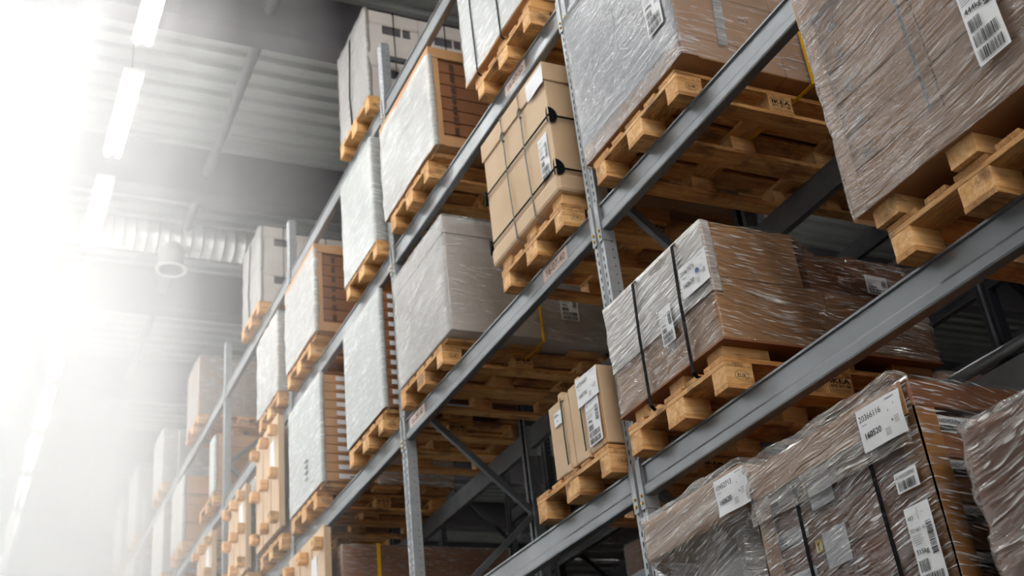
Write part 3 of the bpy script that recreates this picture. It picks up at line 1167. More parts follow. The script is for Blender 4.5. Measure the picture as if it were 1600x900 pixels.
shipping_label(ld.t, ld.front(0.155, 0.028, 0.012), 'front', 0.135, 0.235, ('105', '402 969 01', '190kg'), 22)
q = Print(ld.front(0.50, 0.27, 0.006), 'front')
lab = sheet(q, 0.085, 0.075, 'small_label', PAPER, ld.t)
q2 = Print(ld.front(0.50, 0.27, 0.006), 'front')
q2.rect(0.01, 0.06, 0.05, 0.056).rect(0.01, 0.045, 0.06, 0.065).rect(0.035, 0.05, 0.02, 0.027)
q2.build('printed_text', INK_FADED, lab)
pallet('A', 4.63, P_LOAD + 'under the small kraft carton, its empty half sticking out')

# ---- level A, brown cartons behind a short upright board at the bottom edge ------------------------
ld = Load('wide_carton_load', 'wide brown carton load with one yellow strap at the bottom edge of the photo', 'load', 9.12, 10.1, 2.0, 2.87, x0=2.95, x1=4.45)
ld.cartons(2, 2, 2, KRAFT_D)
ld.lid(0.09, KRAFT_D, 0.006)
ld.film(FILM_CLEAR, 0.012, 0.004)
ld.part(MB().band([(0.30, -0.03, 0.0), (0.30, -0.03, 0.88), (0.30, 0.0, 0.895), (0.30, 0.98, 0.895)], (1, 0, 0), 0.03), 'strap', YELLOW)
pallet('A', 9.20, P_LOAD + 'under the wide brown load with one yellow strap')

# ---- level B, silvery load ----------------------------------------------------------------------
ld = Load('wrapped_carton_load', 'big load with silvery grey front and brown side, barcode label and yellow strap', 'load', 3.47, 4.42, 3.475, 4.45, spacers=0.030, pz=(0.13, 0.80))
ld.cartons(2, 1, [(0.0, 0.125), (0.125, 0.42), (0.42, 0.70), (0.70, 0.97)], KRAFT, gap=0.004)
ld.part(MB().box(-0.011, -0.008, -0.004, 0.473, 0.105, 0.97), 'front_glare_sheet', GLARE_GREY)  # sheet coloured like the glare on the wrapped front
ld.part(MB().box(-0.011, -0.008, 0.476, 0.954, 0.105, 0.97), 'front_glare_sheet', GLARE_GREY)
ld.corner_posts(KRAFT, 0.09)
ld.film(m_film('silvery_stretch_film', 0.10, 0.5, 0.55, tint=(0.88, 0.92, 0.97, 1), slope=0.06, fine=40, rough=0.2, bstr=0.45), 0.016, 0.004, z1=0.975)
ld.part(MB().band([(0.24, -0.016, 0.1), (0.30, -0.018, 0.9)], (1, 0, 0), 0.05), 'film_tail', FILM_MILK)
ld.strap_x(0.73, YELLOW, w=0.022, off=0.03, down=0.03)
shipping_label(ld.t, ld.front(0.195, 0.24, 0.024), 'front', 0.135, 0.31, ('1056', '101 946 02', '290kg'), 31)
for z in (0.50, 0.30):
    q = Print((0.38, -0.001, z), 'side')
    for i in range(3):
        q.rect(i * 0.022, i * 0.022 + 0.012, 0, 0.010)
    q.build('print_or_shade_mark', INK_FADED, ld.t)
pallet('B', 3.55, P_LOAD + 'with a burnt stamp, under the silvery load')

# ---- level B, kraft carton with cords ------------------------------------------------------------
ld = Load('lidded_kraft_carton', 'tall pale kraft carton with lid, black corner guards, cords and a folded paper sheet', 'carton', 4.74, 5.62, 3.53, 4.42, spacers=0.084, pz=(0.02, 0.80))
ld.part(MB().box(0, 1.2, 0, 0.88, 0.10, 0.885, 0.006), 'carton_body', KRAFT_L)
ld.part(MB().box(-0.012, 1.21, -0.012, 0.892, -0.01, 0.11, 0.02), 'base_tray', KRAFT_L)
ld.part(MB().box(-0.010, 1.21, -0.010, 0.89, 0.76, 0.892, 0.005), 'lid', KRAFT_L)
for zz in (0.14, 0.50):
    ld.ring(zz, BLACK, 0.006, 0.012)
    for yy, sx in ((-0.012, 1), (0.892, 1)):
        g = MB()
        pts = [(0, 0)] + [(0.055 * math.cos(math.pi / 2 - math.pi * k / 10), 0.055 * math.sin(math.pi / 2 - math.pi * k / 10)) for k in range(11)]
        g.face(*[(-0.012 + max(0, a), yy - 0.006 if yy < 0 else yy + 0.006, zz + c) for a, c in pts])
        g.face(*[(-0.018, yy + (max(0, a) * 0.35 if yy < 0 else -max(0, a) * 0.35), zz + c) for a, c in pts])
        ld.part(g, 'corner_guard', BLACK)
for yy in (0.56, 0.31):
    ld.part(MB().tube([(0.03, yy - 0.03, -0.04), (-0.016, yy - 0.03, 0.0), (-0.014, yy, 0.40), (-0.016, yy, 0.74), (-0.02, yy, 0.88), (0.0, yy, 0.90), (1.2, yy, 0.90)], 0.0045, 6), 'cord', GREYCORD)
    ld.part(MB().tube([(-0.018, yy - 0.008, 0.70), (-0.024, yy + 0.006, 0.74), (-0.018, yy - 0.006, 0.77)], 0.010, 6), 'knot', GREYCORD)
p = Print(ld.front(0.198, 0.735, 0.018), 'front')
sheet(p, 0.215, 0.125, 'folded_paper_sheet', PAPER, ld.t, 0.01, 3)
shipping_label(ld.t, ld.front(0.165, 0.14, 0.006), 'front', 0.11, 0.29, ('1010', '803 546 28', '180kg'), 41)
pallet('B', 4.74, P_LOAD + 'under the tall pale kraft carton with lid and cords')

# ---- level B, big white lidded carton -----------------------------------------------------------
ld = Load('lidded_white_carton', 'big white lidded carton with shiny wrapped front, yellow strap and side label', 'carton', 6.35, 7.33, 3.468, 4.34, spacers=0.021, pz=(0.12, 0.80))
ld.part(MB().box(0, 1.2, 0, 0.98, 0, 0.86, 0.006), 'carton_body', WHITE_C)
ld.part(MB().box(-0.010, 1.21, -0.010, 0.99, 0.735, 0.87, 0.006), 'lid', WHITE_C)
ld.film(m_film('white_carton_film', 0.05, 0.42, 0.6, tint=(0.92, 0.97, 0.97, 1), slope=0.2, fine=26, rough=0.25, bstr=0.5), 0.014, 0.004, z1=0.87)
ld.strap_x(0.66, YELLOW, w=0.02, off=0.022, down=0.04)
shipping_label(ld.t, ld.side(0.825, 0.157, 0.018), 'side', 0.14, 0.22, ('1010', '003 764 81', '446kg'), 51)
pallet('B', 6.53, P_LOAD + 'with a burnt stamp, under the big white lidded carton')

# ---- level B, white load beyond the upright ----------------------------------------------------
ld = Load('wrapped_white_load', 'matt white wrapped load of labelled flat cartons beside the braced post', 'load', 7.66, 8.56, 3.475, 4.45, spacers=0.030, pz=(0.04, 0.80))
ld.cartons(1, 1, 12, KRAFT_D, inset=0.004)
ld.part(MB().box(-0.006, 0.0, 0.0, 0.9, 0.0, 0.972), 'front_glare_sheet', WHITE_C)  # white sheet stands in for glare on the front film
for i in range(12):
    q = Print((0.06, -0.002, 0.022 + 0.0812 * i), 'side')
    q.rect(0, 0.10, 0, 0.038)
    q.rect(0.20, 0.75, 0, 0.038)
    q.build('carton_label', PAPER, ld.t)
ld.part(film_shell(0.0, 0.02, 0.0, 0.90, -0.01, 0.985, 0.012, 0.003, 14), 'stretch_film', FILM_WHITE_GLARE, smooth=True)
pallet('B', 7.73, P_LOAD + 'under the matt white wrapped load beside the braced post')

# ---- level B, twelve flat labelled cartons -----------------------------------------------------
ld = Load('flat_carton_stack', 'stack of twelve flat brown cartons with white side labels and glare-white wrapped front', 'load', 9.26, 10.29, 3.475, 4.47, spacers=0.030, pz=(0.05, 0.85))
ld.cartons(1, 1, 12, KRAFT, gap=0.006, inset=0.004)
ld.part(MB().box(-0.006, 0.0, 0.0, 1.03, 0.0, 0.99), 'front_glare_sheet', WHITE_C)  # front glare drawn as a white sheet
for i in range(12):
    q = Print((0.14, -0.001, 0.022 + 0.083 * i), 'side')
    q.rect(0, 0.30, 0, 0.042)
    lab = q.build('carton_label', PAPER, ld.t)
    q = Print((0.14, -0.0022, 0.022 + 0.083 * i), 'side')
    q.rect(0.10, 0.22, 0.012, 0.022)
    q.build('printed_text', INK, lab)
ld.part(film_shell(0.0, 0.02, 0.0, 1.03, -0.01, 0.995, 0.012, 0.005, 12), 'stretch_film', FILM_WHITE_GLARE, smooth=True)
ld.part(film_shell(0.50, 1.2, 0.0, 1.03, -0.01, 0.995, 0.010, 0.005, 13), 'stretch_film', FILM_MILK, smooth=True)
for k in range(4):
    ld.part(MB().box(-0.022, -0.018, 0.40, 0.48, 0.16 + 0.055 * k, 0.175 + 0.055 * k), 'print_or_shade_mark', INK_FADED)
pallet('B', 9.45, P_LOAD + 'under the stack of twelve flat labelled cartons')


# ---- footed boards standing on edge ----------------------------------------------------------
def footed_board(label, y0, y1, z0, z1, x=2.83, paper=True):
    t = thing('footed_board', label, 'board', (x, y0, z0), 'boards with foot blocks standing on edge')
    w, h = y1 - y0, z1 - z0
    for a, b in ((0, 0.31), (0.345, 0.655), (0.69, 1.0)):
        MB().box(0, 0.02, a * w, b * w, 0, h, 0.003).build('plank', WOOD_Y if False else KRAFT_L, t)
    MB().box(0.02, 0.06, 0.0, w, 0.02, h - 0.02, 0.003).build('backing_board', KRAFT_L, t)
    for j in range(3):
        for k in range(3):
            yy = (0.02, 0.43, 0.84)[j] * w
            zz = h * (0.10, 0.48, 0.86)[k] - 0.05
            MB().box(-0.085, 0.0, yy, yy + 0.095, zz, zz + 0.105, 0.014).build('foot_block', WOOD_B, t)
    if paper:
        q = Print((-0.004, 0.34 * w, h * 0.55), 'front')
        sheet(q, 0.16, h * 0.26, 'paper_label', PAPER, t)
    return t


footed_board('tall pale board with nine foot blocks standing on edge beside the flat carton stack', 10.62, 11.50, 3.50, 4.66)
pallet('B', 10.60, P_LOAD + 'under the tall footed board beside the flat carton stack')
ld = Load('wrapped_carton_load', 'brown wrapped cartons standing behind the tall footed board', 'load', 10.64, 11.48, 3.46, 4.60, x0=2.95, x1=4.0)
ld.cartons(2, 2, 3, KRAFT)
ld.film(FILM_CLEAR)
footed_board('pale board with foot blocks on edge, paler and further than the tall one', 11.95, 12.75, 3.48, 4.42)
pallet('B', 11.90, P_LOAD + 'under the second footed board on the second beam line')
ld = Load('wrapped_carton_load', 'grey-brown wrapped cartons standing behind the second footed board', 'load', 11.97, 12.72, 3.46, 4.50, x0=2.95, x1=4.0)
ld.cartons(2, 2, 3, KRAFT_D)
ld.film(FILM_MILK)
footed_board('hazy board with foot blocks on edge just beyond the last dark post', 13.62, 14.45, 3.48, 4.45)
pallet('B', 13.62, P_LOAD + 'under the hazy footed board')
footed_board('short pale board with foot blocks at the bottom edge beside the wide brown load', 9.22, 10.30, 2.02, 3.08, x=2.83)

# ---- level C ---------------------------------------------------------------------------------
ld = Load('wrapped_white_load', 'high white wrapped load on a brown tray with black straps, cut by the top edge', 'load', 4.80, 5.74, 5.00, 5.95, spacers=0.09, pz=(0.0, 0.86))
ld.cartons(1, 1, 1, WHITE_C, z0=0.03)
ld.part(MB().box(-0.01, 1.21, -0.01, 0.95, -0.02, 0.035, 0.003), 'base_tray', KRAFT)
ld.film(FILM_WHITE_GLARE, 0.012, 0.004)
for yy in (0.74, 0.36):
    ld.strap_y(yy, BLACK, w=0.014, off=0.016, down=0.06)
pallet('C', 4.79, P_LOAD + 'under the high white load with black straps')


def lidded_brown(label, y0, y1, z0, z1, plabel, py):
    ld = Load('lidded_carton_stack', label, 'load', y0, y1, z0, z1, spacers=z0 - 4.905, pz=(0.10, 0.82), group='lidded brown carton stacks on the third beam line')
    W_ = y1 - y0
    n = 7
    ld.cartons(2, 1, n, KRAFT_D, gap=0.010, z1=ld.H - 0.09, inset=0.006)
    ld.part(MB().box(0.0, 1.2, 0, W_, 0.0, 0.09, 0.004), 'base_tray', KRAFT)
    ld.lid(0.09, KRAFT, 0.010)
    ld.corner_posts(KRAFT, 0.07, ld.H - 0.09)
    for i in range(n):
        q = Print((0.16, -0.0, 0.10 + (ld.H - 0.2) * i / n), 'side')
        q.rect(0, 0.035, 0.01, 0.075)
        q.build('print_or_shade_mark', NOTCH_SHADE, ld.t)  # notch shade drawn as a flat patch
    ld.part(film_shell(0.0, 0.02, 0.0, W_, -0.01, ld.H - 0.07, 0.014, 0.012, 22, None, False), 'stretch_film', FILM_WHITE_GLARE, smooth=True)  # front-only white sleeve in place of glare on the film
    ld.part(film_shell(0.46, 0.72, 0.0, W_, -0.01, ld.H + 0.0, 0.012, 0.005, 23, None, False), 'stretch_film', FILM_CLEAR, smooth=True)
    pallet('C', py, plabel)
    return ld


lidded_brown('brown carton stack with flat kraft lid and creased glare-white film front beside the braced post', 6.34, 7.42, 4.94, 5.82, P_LOAD + 'under the lidded brown stack beside the braced post', 6.50)
lidded_brown('brown carton stack with flat kraft lid and creased film front, behind the white wrapped block', 9.34, 10.35, 4.94, 5.85, P_LOAD + 'under the further lidded brown stack', 9.52)
ld = Load('wrapped_white_load', 'white wrapped load with faint vertical creases between the braced post and the haze', 'load', 7.66, 8.46, 4.90, 5.90)
ld.part(MB().box(0, 1.2, 0, 0.8, 0, 0.86, 0.006), 'carton_body', WHITE_C)
ld.part(MB().box(-0.01, 1.21, -0.01, 0.81, 0.86, 0.99, 0.006), 'lid', WHITE_C)
ld.film(FILM_WHITE_GLARE, 0.014, 0.006)
pallet('C', 7.64, P_LOAD + 'under the white load with vertical creases')
ld = Load('wrapped_white_load', 'crumpled white wrapped load with a bright kraft corner post', 'load', 10.64, 11.44, 4.912, 5.82)
ld.cartons(2, 2, 3, KRAFT_D)
ld.corner_posts(KRAFT, 0.08)
ld.lid(0.07, KRAFT, 0.006)
ld.part(film_shell(0.0, 1.2, 0.0, 0.82, -0.01, 0.86, 0.02, 0.016, 31, None, False), 'stretch_film', FILM_WHITE_GLARE, smooth=True)
pallet('C', 10.64, P_LOAD + 'under the crumpled white load with the kraft corner post')
ld = Load('wrapped_carton_load', 'small white-fronted block of tan cartons with a yellow strap behind a post', 'load', 13.60, 13.86, 4.912, 5.62)
ld.cartons(2, 1, 5, KRAFT)
ld.part(MB().box(-0.006, 0.0, 0.0, 0.26, 0.0, 0.68), 'front_glare_sheet', WHITE_C)  # white sheet carries the glare of the wrapped front
ld.strap_x(0.62, YELLOW, w=0.03, off=0.02)
ld.part(film_shell(0.0, 0.02, 0.0, 0.26, -0.01, 0.69, 0.014, 0.004, 33, None, False), 'stretch_film', FILM_WHITE_GLARE, smooth=True)
pallet('C', 13.64, P_LOAD + 'jutting out beside the small yellow-strapped block')
ld = Load('wrapped_carton_load', 'hazy tan carton load tied with dark cords, glinting film front', 'load', 15.52, 16.36, 4.912, 5.80)
ld.cartons(2, 1, 2, KRAFT)
for zz in (0.22, 0.62):
    ld.ring(zz, BLACK, 0.006, 0.01)
for xx in (0.4,):
    ld.part(MB().tube([(xx, -0.012, 0), (xx, -0.012, 0.86)], 0.006, 6), 'cord', BLACK)
ld.part(film_shell(0.0, 0.02, 0.0, 0.82, -0.01, 0.87, 0.016, 0.010, 34, None, False), 'stretch_film', FILM_WHITE_GLARE, smooth=True)
pallet('C', 15.54, P_LOAD + 'under the hazy load tied with dark cords')


# ---- level D: white cutout cartons ------------------------------------------------------------
def cutout_stack(label, y0, y1, z0, z1, nx, plabel, py):
    ld = Load('cutout_carton_stack', label, 'load', y0, y1, z0, z1, x0=2.87, x1=2.87 + 0.5 * nx)
    W_ = y1 - y0
    h = ld.H / 2
    for L_ in range(2):
        for i in range(nx):
            x0, x1, z = 0.5 * i + 0.004, 0.5 * (i + 1) - 0.004, L_ * h
            za, zb, zc = z + 0.004, z + h * 0.72, z + h - 0.004
            # carton with two handle openings in the side facing down the aisle: side wall built round the openings
            mb = MB()
            c0, c1, d0, d1 = x0 + 0.17, x0 + 0.40, z + h * 0.50, z + h * 0.70
            mb.box(x0, x1, 0.012, W_, za, zc, 0.003)
            body = ld.part(mb, 'carton', WHITE_C)
            mb = MB()
            mb.box(x0, x1, 0.0, 0.012, za, d0)
            mb.box(x0, c0 - 0.02, 0.0, 0.012, d0, d1)
            mb.box(c1 + 0.02, x1, 0.0, 0.012, d0, d1)
            mb.box(x0, x1, -0.004, 0.012, d1, zc)
            mb.box(c0 + 0.16, c0 + 0.175, 0.0, 0.012, d0, d1)
            mb.build('carton_wall', WHITE_C, body)
            MB().box(c0 - 0.02, c1 + 0.02, 0.0115, 0.0125, d0, d1).build('opening_shade', CEILBEAM, body)  # dark sheet in place of the shade inside the opening
            MB().box(x0 - 0.003, x1 + 0.003, -0.008, W_ + 0.004, zb + 0.004, zc + 0.002, 0.003).build('lid', WHITE_C, body)
    for i in range(nx):
        ld.part(MB().tube([(0.5 * i + 0.26, -0.014, 0), (0.5 * i + 0.26, -0.014, ld.H + 0.01), (0.5 * i + 0.26, W_, ld.H + 0.01)], 0.006, 6), 'cord', BLACK)
    ld.part(MB().tube([(-0.02, W_ * 0.55, 0.0), (-0.03, W_ * 0.55, 0.3), (-0.02, W_ * 0.5, 0.9), (0.0, W_ * 0.5, ld.H + 0.01)], 0.008, 6), 'cord', BLACK)
    ld.part(film_shell(0.0, 0.02, 0.0, W_, -0.01, ld.H, 0.014, 0.014, random.random() * 40, None, False), 'stretch_film', FILM_SHADE_GREY, smooth=True)
    pallet('D', py, plabel)


cutout_stack('stack of white cartons with handle cutouts and black cords beside a post top, clearest one', 7.68, 8.45, 6.36, 7.34, 3, P_LOAD + 'on the top beams under the clearer cutout cartons', 7.64)
cutout_stack('second stack of white cartons with handle cutouts, in front of the spiral duct', 11.45, 12.25, 6.34, 7.32, 3, P_LOAD + 'on the top beams under the further cutout cartons', 11.44)


def tan_load(label, lv, y0, y1, h, plabel, film=FILM_MILK, mat=KRAFT):
    z0 = LV[lv] + 0.15
    ld = Load('wrapped_carton_load', label, 'load', y0, y1, z0, z0 + h)
    ld.cartons(2, 2, 2, mat)
    ld.film(film, 0.012, 0.008)
    pallet(lv, (y0 + y1) / 2 - 0.4, plabel)


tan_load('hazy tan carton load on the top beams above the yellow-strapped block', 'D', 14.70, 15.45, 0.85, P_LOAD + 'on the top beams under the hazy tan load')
tan_load('narrow hazy wrapped load on the top beams, next beyond the tan one', 'D', 17.3, 18.1, 0.85, P_LOAD + 'on the top beams under the narrow hazy load', FILM_WHITE_GLARE)
tan_load('broad hazy wrapped load on the top beams close to the white haze', 'D', 19.7, 20.6, 1.15, P_LOAD + 'on the top beams under the broad hazy load', FILM_WHITE_GLARE)
tan_load('palest wrapped load on the top beams, nearly lost in white', 'D', 21.3, 22.2, 1.1, P_LOAD + 'on the top beams under the palest load', FILM_WHITE_GLARE)
tan_load('pale tall carton load on the third beam line at the edge of the haze', 'C', 19.7, 20.6, 1.0, P_LOAD + 'on the third beams under the pale tall load', FILM_WHITE_GLARE)
tan_load('pale wrapped load on the third beam line between posts in haze', 'C', 17.0, 17.9, 0.95, P_LOAD + 'on the third beams under the pale wrapped load', FILM_WHITE_GLARE)
tan_load('pale wrapped cartons on the second beam line, bottom edge of the haze', 'B', 16.8, 17.8, 1.0, P_LOAD + 'on the second beams in the haze', FILM_WHITE_GLARE)

# ---- lowest level, the three tops at the bottom edge ---------------------------------------------
ld = Load('wrapped_machine', 'tray-topped wrapped goods with white rolls and a black band, sheet numbered 10452713', 'load', 3.66, 4.42, 0.55, 1.53, x0=2.84, x1=4.0)
ld.part(MB().box(0, 1.16, 0, 0.76, 0.80, 0.98, 0.006), 'top_tray', KRAFT)
for (xx, yy, r) in ((0.22, 0.20, 0.12), (0.22, 0.50, 0.12), (0.55, 0.3, 0.12)):
    ld.part(MB().tube([(xx, yy, 0.0), (xx, yy, 0.80)], r, 20), 'white_roll', PLASTIC_W, smooth=True)
ld.part(MB().box(0.10, 0.70, 0.10, 0.62, 0.50, 0.58, 0.01), 'black_band', BLACK)
ld.part(MB().box(0.10, 1.1, 0.1, 0.65, 0.0, 0.30, 0.01), 'base_box', KRAFT_D)


def neck(f):
    z = f * 0.99
    if z > 0.80:
        return 0.0
    return -0.10 * (1 - max(0.0, (z - 0.60) / 0.20) ** 2 if z > 0.60 else 1)


ld.part(film_shell(0, 1.16, 0, 0.76, 0.0, 0.985, 0.012, 0.010, 44, neck, False, 0.02, nz=40), 'stretch_film', m_film('draped_film', 0.14, 0.7, 0.6, tint=(0.85, 0.82, 0.78, 1), slope=0.3, fine=50, rough=0.25), smooth=True)
route_sheet(ld.t, ld.front(0.148, 0.803, 0.030), 'front', 0.215, 0.15, '10452713', '160620', 61)
pallet('G', 3.64, P_LOAD + 'at the lowest level under the tray-topped goods')

ld = Load('wrapped_carton_load', 'glinting brown carton stack with wooden corner edge, sheet numbered 20366116', 'load', 2.69, 3.60, 0.55, 1.46, x0=2.84, x1=4.04)
ld.cartons(1, 2, [(0.03 + 0.155 * i, 0.03 + 0.155 * (i + 1)) for i in range(5)], KRAFT_D, gap=0.006, inset=0.012)
ld.part(MB().box(-0.006, 1.206, -0.006, 0.916, 0.82, 0.915, 0.005), 'lid', KRAFT_D)
EDGE = m_plain('wooden_edge_board', lin('a9743c'), 0.55, 0, 0.15, 12)
ld.corner_posts(EDGE, 0.085, 0.82)
for i in range(5):
    for xx in (0.09,):
        o0 = (xx, 0.010, 0.145 + 0.155 * i - 0.025)
        q = Print(o0, 'side')
        lab = sheet(q, 0.33, 0.056, 'carton_label', PAPER, ld.t, 0.0)
        q = Print(o0, 'side')
        q.text('VADHOLMA', 0.012, 0.032, 0.022, width=0.10, d=0.0015)
        q.rect(0.012, 0.09, 0.006, 0.024, 0.0015)
        q.bars(0.19, 0.29, 0.020, 0.05, i, d=0.0015)
        q.build('printed_text', INK, lab)
    if i == 4:
        q = Print((0.425, 0.010, 0.74), 'side')
        lab = sheet(q, 0.05, 0.056, 'number_label', YLABEL, ld.t, 0.0)
        Print((0.425, 0.010, 0.74), 'side').text('1', 0.015, 0.01, 0.045, bold=0.002, d=0.0015).build('printed_text', INK, lab)
for i in range(5):
    yy = 0.90
    q = Print((0.010, 0.90 - 0.02, 0.145 + 0.155 * i - 0.025), 'front')
    lab = sheet(q, 0.22, 0.05, 'carton_label', PAPER, ld.t, 0.0)
    qq = Print((0.010, 0.88, 0.12 + 0.155 * i), 'front')
    qq.text('VADHOLMA', 0.012, 0.028, 0.018, width=0.09, d=0.0015)
    qq.rect(0.012, 0.09, 0.006, 0.022, 0.0015)
    qq.build('printed_text', INK, lab)
for k, (yy, zz) in enumerate(((0.60, 0.66), (0.58, 0.44), (0.58, 0.22))):
    q = Print((-0.002, yy, zz), 'front')
    sheet(q, 0.13, 0.13, 'blank_label', PAPER, ld.t, 0.0)
    q = Print((-0.002, yy + 0.045, zz + 0.07), 'front')
    lab = sheet(q, 0.035, 0.045, 'number_label', YLABEL, ld.t, 0.0)
    Print((-0.002, yy + 0.045, zz + 0.07), 'front').text(str((k + 2) % 3 + 1 if k else 2), 0.008, 0.006, 0.04, bold=0.002, d=0.0015).build('printed_text', INK, lab)
ld.part(film_shell(0, 1.2, 0, 0.91, 0.0, 0.915, 0.010, 0.005, 51, None, False), 'stretch_film', m_film('glinting_film', 0.01, 0.95, 0.45, tint=(0.85, 0.85, 0.86, 1), slope=0.35, fine=48, rough=0.12, bstr=0.9), smooth=True)
ld.part(film_shell(0, 0.03, 0.06, 0.91, 0.70, 0.925, 0.026, 0.012, 52, None, False), 'stretch_film', m_film('bunched_clear_film', 0.10, 0.75, 0.6, tint=(0.80, 0.72, 0.64, 1), fine=60, rough=0.16, bstr=0.9), smooth=True)
ld.part(MB().box(-0.012, -0.007, 0.02, 0.905, 0.80, 0.915), 'tray_front', KRAFT)
ld.part(MB().band([(-0.012, 0.64, 0.0), (-0.013, 0.66, 0.5), (-0.012, 0.66, 0.78)], (0, 1, 0), 0.018), 'strap', BLACK)
ld.part(MB().band([(-0.012, 0.22, 0.0), (-0.013, 0.24, 0.5), (-0.012, 0.25, 0.9)], (0, 1, 0), 0.018), 'strap', BLACK)
route_sheet(ld.t, ld.front(0.232, 0.738, 0.034), 'front', 0.215, 0.15, '20366116', '160520', 62)
shipping_label(ld.t, ld.front(0.144, 0.20, 0.022), 'front', 0.115, 0.31, ('483', '203 661 16', '315kg'), 63)
q = Print(ld.front(0.146, 0.562, 0.022), 'front')
lab = sheet(q, 0.105, 0.068, 'barcode_label', PAPER, ld.t, 0.0)
qq = Print(ld.front(0.146, 0.562, 0.022), 'front')
qq.text('AVA00328983', 0.006, 0.046, 0.017, width=0.09, d=0.0015)
qq.bars(0.012, 0.092, 0.006, 0.036, 5, d=0.0015)
qq.build('printed_text', INK, lab)
pallet('G', 2.74, P_LOAD + 'at the lowest level under the stack with the wooden corner edge')

ld = Load('wrapped_carton_load', 'dark brown wrapped load with bunched film corner, cut by the bottom corner of the photo', 'load', 1.67, 2.52, 0.55, 1.20, x0=2.82, x1=4.0)
ld.cartons(1, 1, 1, KRAFT_D)
ld.part(film_shell(0, 1.18, 0, 0.85, 0.0, 0.66, 0.014, 0.016, 71, None, True, 0.03, nz=24), 'stretch_film', m_film('bunched_film', 0.06, 0.8, 0.45, tint=(0.9, 0.88, 0.84, 1), slope=0.6, fine=22, rough=0.12, bstr=1.0), smooth=True)
q = Print(ld.front(0.60, 0.50, 0.002), 'front')
q.rect(0, 0.12, 0, 0.02).rect(0, 0.08, 0.03, 0.05)
q.build('printed_text', INK, ld.t)
pallet('G', 1.66, P_LOAD + 'at the lowest level under the dark bunched load')
for k in (-1, 0, 1):
    make_beam('grey rack beam at the lowest level, below the photo edge', FX, 1, LV['G'], UY[k - 1], UY[k] - 0.10, (), STEEL, 'beams below the photo edge')
    make_beam('grey rear rack beam at the lowest level, below the photo edge', RX, -1, LV['G'], UY[k - 1], UY[k] - 0.10, (), STEEL_B, 'rear beams below the photo edge')

# ------------------------------------------------------------------ second rack behind
F2, R2 = 5.65, 6.70
T2 = {0: 'dark rack upright of the rack behind, in the gap beside the black-strapped load',
      1: 'dark upright of the rack behind, seen in the gap beside the small kraft carton',
      2: 'dark upright of the rack behind, further along, seen low between beams',
      -1: 'dark upright of the rack behind, hidden by the big streaky load', 3: 'dark upright of the rack behind, deep in the shade'}
g0 = None
for k in range(0, 4):
    if g0 is None:
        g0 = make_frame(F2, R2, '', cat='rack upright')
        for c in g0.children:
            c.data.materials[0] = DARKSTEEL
        o = g0
    else:
        o = copy_tree(g0)
    o.location = (0, UY[k], 0)
    o['label'] = T2[k]
    o['group'] = 'upright frames of the rack behind'
n_ = 0
WORDS = {0: 'level with the black-strapped load', 1: 'level with the two kraft cartons', 2: 'level with the flat carton stack', 3: 'level with the tall footed board'}
LWORD = {'A': 'first', 'B': 'second', 'C': 'third', 'D': 'top'}
for k in (0, 1, 2, 3):
    for lv in 'ABCD':
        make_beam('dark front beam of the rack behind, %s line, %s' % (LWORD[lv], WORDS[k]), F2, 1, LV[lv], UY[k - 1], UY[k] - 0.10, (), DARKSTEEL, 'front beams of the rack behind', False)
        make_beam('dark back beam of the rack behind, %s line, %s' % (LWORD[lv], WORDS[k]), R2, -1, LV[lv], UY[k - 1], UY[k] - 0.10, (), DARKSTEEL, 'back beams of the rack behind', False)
SHELF = m_plain('galvanised_shelf_panel', lin('b0aeab'), 0.3, 0.85, 0.1, 3)
for k, ya, yb, txt in ((0, 1.70, 4.45, 'beside the black-strapped load'), (2, 7.7, 10.4, 'low behind the small kraft carton'), (3, 10.7, 13.4, 'deep behind the flat carton stack')):
    o = deck_mesh(F2 + 0.09, R2 - 0.09, ya + 0.06, yb, LV['B'] + 0.002, 0.26, 0.05).build('ribbed_shelf_deck', SHELF)
    tag(o, 'ribbed galvanised shelf deck in the rack behind, %s' % txt, 'shelf', 'ribbed decks in the rack behind')
rail = MB().tube([(F2 - 0.06, 2.0, 2.70), (F2 - 0.06, 5.6, 2.70)], 0.04, 12).build('metal_pipe', STEEL, smooth=True)
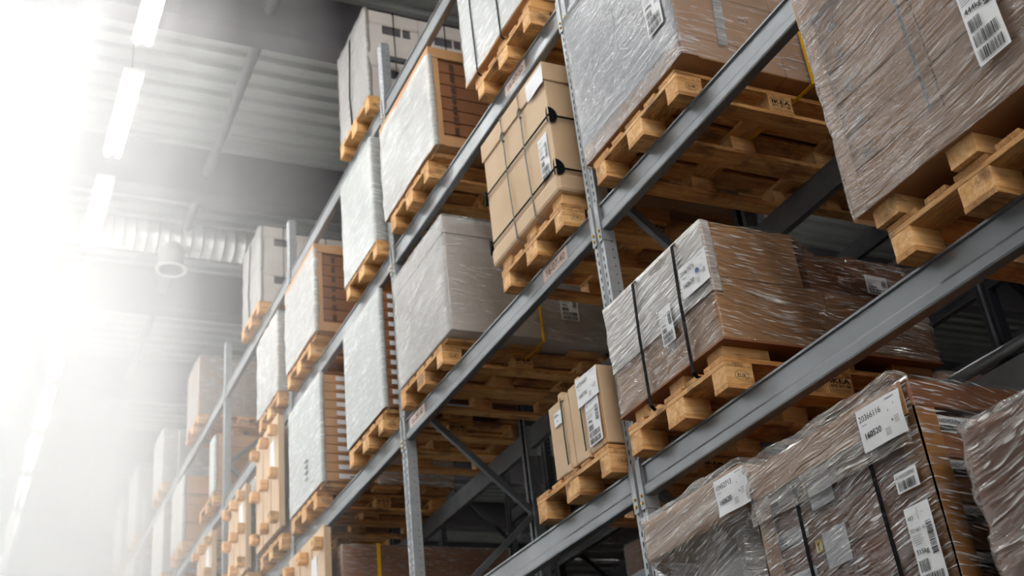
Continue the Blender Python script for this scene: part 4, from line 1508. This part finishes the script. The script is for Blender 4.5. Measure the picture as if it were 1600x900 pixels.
tag(rail, 'straight bright metal pipe running behind the lowest brown stack', 'pipe')
for k, (lv, y, h) in enumerate((('C', 3.2, 0.9), ('C', 5.3, 0.9), ('A', 5.0, 0.8), ('A', 8.1, 0.9), ('C', 8.3, 0.8), ('D', 6.2, 0.7))):
    txt = ('%s line, %s' % (LWORD[lv], ['third gap from the photo edge', 'near the kraft carton', 'low and dark', 'low behind the braced post', 'behind the lidded stack', 'just under the roof'][k]))
    ld = Load('wrapped_carton_load', 'dim brown wrapped load in the rack behind, ' + txt, 'load', y, y + 0.95, LV[lv] + 0.15, LV[lv] + 0.15 + h, x0=F2 - 0.08, x1=R2 + 0.08, group='dim loads in the rack behind')
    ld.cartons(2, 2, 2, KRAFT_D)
    ld.film(FILM_CLEAR)
    pallet(lv, y + 0.07, 'pine pallet in the rack behind, ' + txt, x=F2 - 0.08, group='pallets in the rack behind')

# ------------------------------------------------------------------ haze over the far part of the aisle
def haze(x0, x1, y0, y1, z0, z1, dens):
    t = NT('aisle_haze_air')
    s = t.n('ShaderNodeVolumeScatter')
    s.inputs['Color'].default_value = (0.99, 0.995, 1, 1)
    s.inputs['Density'].default_value = dens
    s.inputs['Anisotropy'].default_value = 0.2
    o = t.n('ShaderNodeOutputMaterial')
    t.l(s.outputs[0], o.inputs['Volume'])
    ob = MB().box(x0, x1, y0, y1, z0, z1).build('haze', t.m)
    tag(ob, 'white haze filling the far part of the aisle', 'haze', 'white haze in the aisle', 'stuff')
    ob.visible_shadow = True
    return ob


haze(X0 + 0.10, 2.60, 7.5, Y1 - 0.01, FLOOR_Z + 0.01, ROOF_Z - 0.02, 0.070)
haze(X0 + 0.11, 1.60, 7.0, Y1 - 0.02, FLOOR_Z + 0.02, 7.2, 0.07)
haze(X0 + 0.12, 0.75, 4.5, Y1 - 0.03, FLOOR_Z + 0.03, 8.5, 0.14)
haze(X0 + 0.13, 2.55, 13.0, Y1 - 0.04, FLOOR_Z + 0.04, ROOF_Z - 0.05, 0.15)
